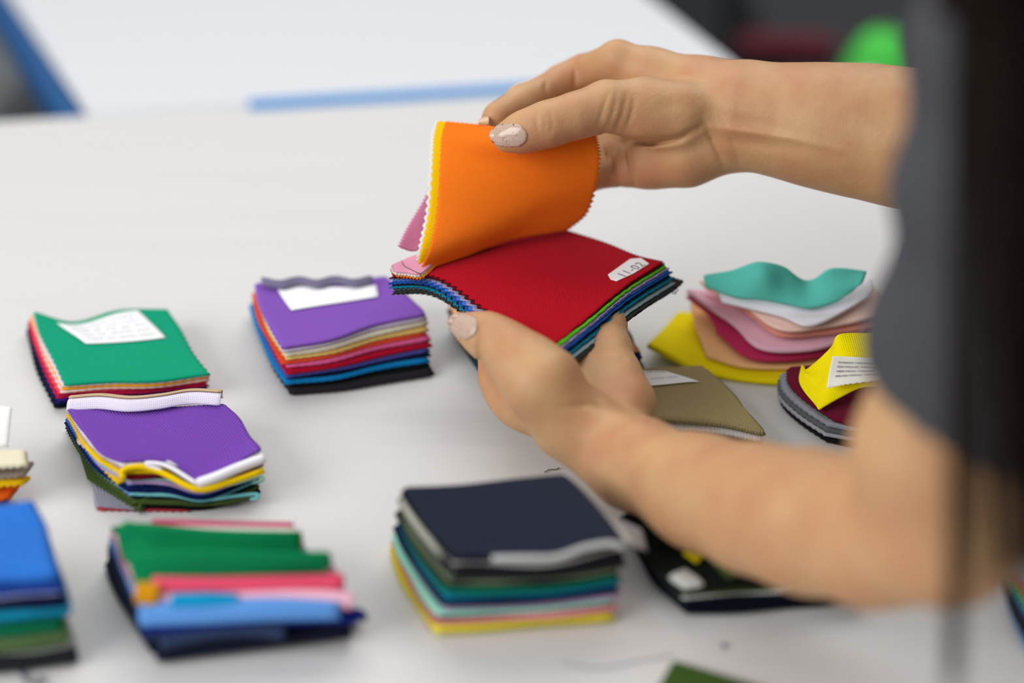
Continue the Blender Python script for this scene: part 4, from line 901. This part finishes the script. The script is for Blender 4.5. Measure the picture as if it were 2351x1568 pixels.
# fingernail tip of the middle finger behind the flap
tp = PD(1112, 284, .848)
rev = []
for i in range(9):
    for j in range(9):
        a_ = (j / 8 - .5) * 2; s_ = i / 8; rev.append(PD(1122 - 24 * s_, 281 + a_ * 14 * math.sqrt(max(.1, 1 - s_ ** 2)), .846 - .004 * (1 - a_ * a_)))
sheet('fingernail', np.array(rev).reshape(9, 9, 3), .0005, plain('bare_nail', '#d9b48e', .35), person)['label'] = 'nail tip of the middle finger behind the flap'
# fine hairs along the top of the far forearm
hr = []; rh = random.Random(3)
for k in range(230):
    x = rh.uniform(1690, 2120); f_ = (x - 1700) / 400; yc = 265 + 57 * f_; rp_ = 108 + 42 * f_; D_ = .84 - .025 * f_
    cpt = PD(x, yc, D_); ang = rh.gauss(.0, .45); upv = np.array([0, SP, CP]); fw = np.array([0, CP, -SP])
    r_ = rp_ / FPX * D_; n_ = upv * math.cos(ang) + fw * math.sin(ang); p0 = cpt + n_ * (r_ - .0008)
    L1 = rh.uniform(.002, .0065) * (1.2 if x > 2000 else 1); dr = n_ * .8 + np.array([-.55 if rh.random() < .7 else .2, 0, 0]) + np.array([rh.gauss(0, .2) for _ in range(3)]); dr /= np.linalg.norm(dr)
    hr.append((spline([p0, p0 + dr * L1 * .5, p0 + dr * L1 + np.array([-.0006, 0, -.0002])], 5), [.00010, .00010, .00008, .00006, .00003]))
o = tubes('arm_hair', hr, plain('fair_hair', '#c9a67e', .5), person, 3); o['kind'] = 'stuff'; o['label'] = 'fine fair hairs on the far forearm'
# ---- clothes
shirt = Field(); trunk(shirt, .012)
armd = (shL - elL) / np.linalg.norm(shL - elL)
HA, HB, HC = PD(2010, 885, .555), PD(2180, 1045, .505), PD(2352, 1085, .555)
hn = np.cross(HB - HA, HC - HA); hn /= np.linalg.norm(hn); hn = hn if hn @ armd > 0 else -hn
hemc = PD(2200, 985, .555)
shirt.chain([J(2175, 1100, .562, 212), J(2205, 960, .555, 220), J(2232, 860, .547, 224), J(2268, 700, .540, 228), J(2310, 450, .522, 228), J(2350, 150, .507, 242), (shL, .058)], .008)
ard = (shR - elR) / np.linalg.norm(shR - elR); hr0 = elR + ard * .07
shirt.chain([(hr0, .052), (shR, .058)], .03)
def shirtcut(p, d):
    c1_ = np.linalg.norm(p - hemc, axis=-1) < .11
    cd = -((p - HA) @ hn); d = np.where(c1_, np.maximum(d, cd), d)
    c2_ = np.linalg.norm(p - hr0, axis=-1) < .08
    d = np.where(c2_, np.maximum(d, -((p - hr0) @ ard)), d)
    inner = np.where(c1_ & ((p - HA) @ hn < .010), .0015 - skin_l(p), -1); d = np.where(c1_, np.maximum(d, inner), d)
    d = np.maximum(d, (p[..., 2] - (T + .455)))
    d = np.maximum(d, T - .06 - p[..., 2])
    # folds
    return d + (.0030) * (np.sin(p[..., 2] * 110 + p[..., 0] * 60) * np.cos(p[..., 1] * 40) - .7) 
arml = Field(); arml.chain([(elL, 172 / FPX * .57), J(2162, 1040, .562, 196), J(2212, 860, .547, 184), J(2262, 700, .540, 186), J(2305, 450, .522, 180), J(2350, 150, .507, 180), (shL, .046)], .009)
def skin_l(p): return arml(p, False)
shirt.cut.append(shirtcut)
V3, F3 = mesh_field(shirt, (.08, .36, T - .09), (.76, .94, T + .50), .0045)
V3 = relax(V3, F3, 2)
V3, F3 = biggest(V3, F3)
mesh_obj('shirt', V3, F3, plain('grey_jersey', '#3f4045', .9, 0, .25, 300), person)['label'] = 'dark grey short-sleeved shirt'
tr = Field(); legs(tr, .010); tr.ell(np.array([.585, .67, T - .01]), np.array([.132, .177, .11]), .05)
tr.cut.append(lambda p, d: np.maximum(np.maximum(d, p[..., 2] - (T + .06)), .09 - p[..., 2]))
V4, F4 = mesh_field(tr, (.40, .42, .05), (.76, .92, T + .12), .008)
mesh_obj('trousers', relax(V4, F4, 2), F4, plain('dark_denim', '#20242e', .9, 0, .2, 300), person)
# ---- hair
m_hair = plain('dark_brown_hair', '#1a0f07', .45, 0, 0, 100, 0.0, .12)
cap = Field(); cap.ell(hd + [.012, 0, .012], np.array([.100, .086, .115]), .02); cap.ell(hd + [.06, 0, -.07], np.array([.06, .07, .10]), .04)
cap.cut.append(lambda p, d: np.maximum(d, -((p - (hd + [-.055, 0, .03])) @ np.array([.9, 0, .45]))))
V5, F5 = mesh_field(cap, hd - .25, hd + .25, .006); mesh_obj('hair', relax(V5, F5, 2), F5, m_hair, person)['label'] = 'long dark brown hair'
for s_ in (-1, 1):
    ec = hd + [-.079, s_ * .030 - .008, -.008]
    o = revolve('eye', [(-.011, .001), (-.008, .0078), (0, .011), (.008, .0078), (.011, .001)], ec, plain('eye_white', '#e8e4de', .2), person, 16)
rs = random.Random(11)
def lock(name, n, y0, y7, y14, Dr, end=1400, rad=.00042, lab=None):
    """y0,y7,y14: pixel ranges the strands cross near the top of the frame, the middle and the bottom"""
    ps = []
    for k in range(n):
        a = rs.random(); j = lambda: rs.gauss(0, 6)
        D0 = Dr[0] + rs.random() * (Dr[1] - Dr[0])
        f_ = lambda r_: r_[0] + (r_[1] - r_[0]) * a
        root = hd + np.array([-.02 + .07 * rs.random(), -.080, .03 + .05 * rs.random()])
        en = end + rs.uniform(-40, 60)
        pts = [root, PD(f_(y0) + 12 + j(), -220, D0 + .004), PD(f_(y0) + j(), 60, D0), PD(f_(y7) + j(), 650, D0), PD(f_(y14) + j(), 1250, D0 + .01), PD(f_(y14) - 8 + j(), en, D0 + .012)]
        sp_ = spline(pts, 34); ps.append((sp_, np.concatenate([np.full(24, rad), np.linspace(rad, rad * .3, 10)])))
    o = tubes(name, ps, m_hair, person, 4)
    if lab: o['label'] = lab
lock('hair_lock', 44, (2200, 2250), (2186, 2232), (2180, 2214), (.44, .47), 1560, .00042, 'thin front lock of hair')
lock('hair_lock', 330, (2240, 2800), (2275, 2800), (2350, 2800), (.43, .47), 1230, .0005, 'thick lock of hair beside the shoulder')
lock('hair_lock', 34, (2225, 2340), (2215, 2350), (2215, 2370), (.42, .46), 1330, .00035, 'loose strands of hair')
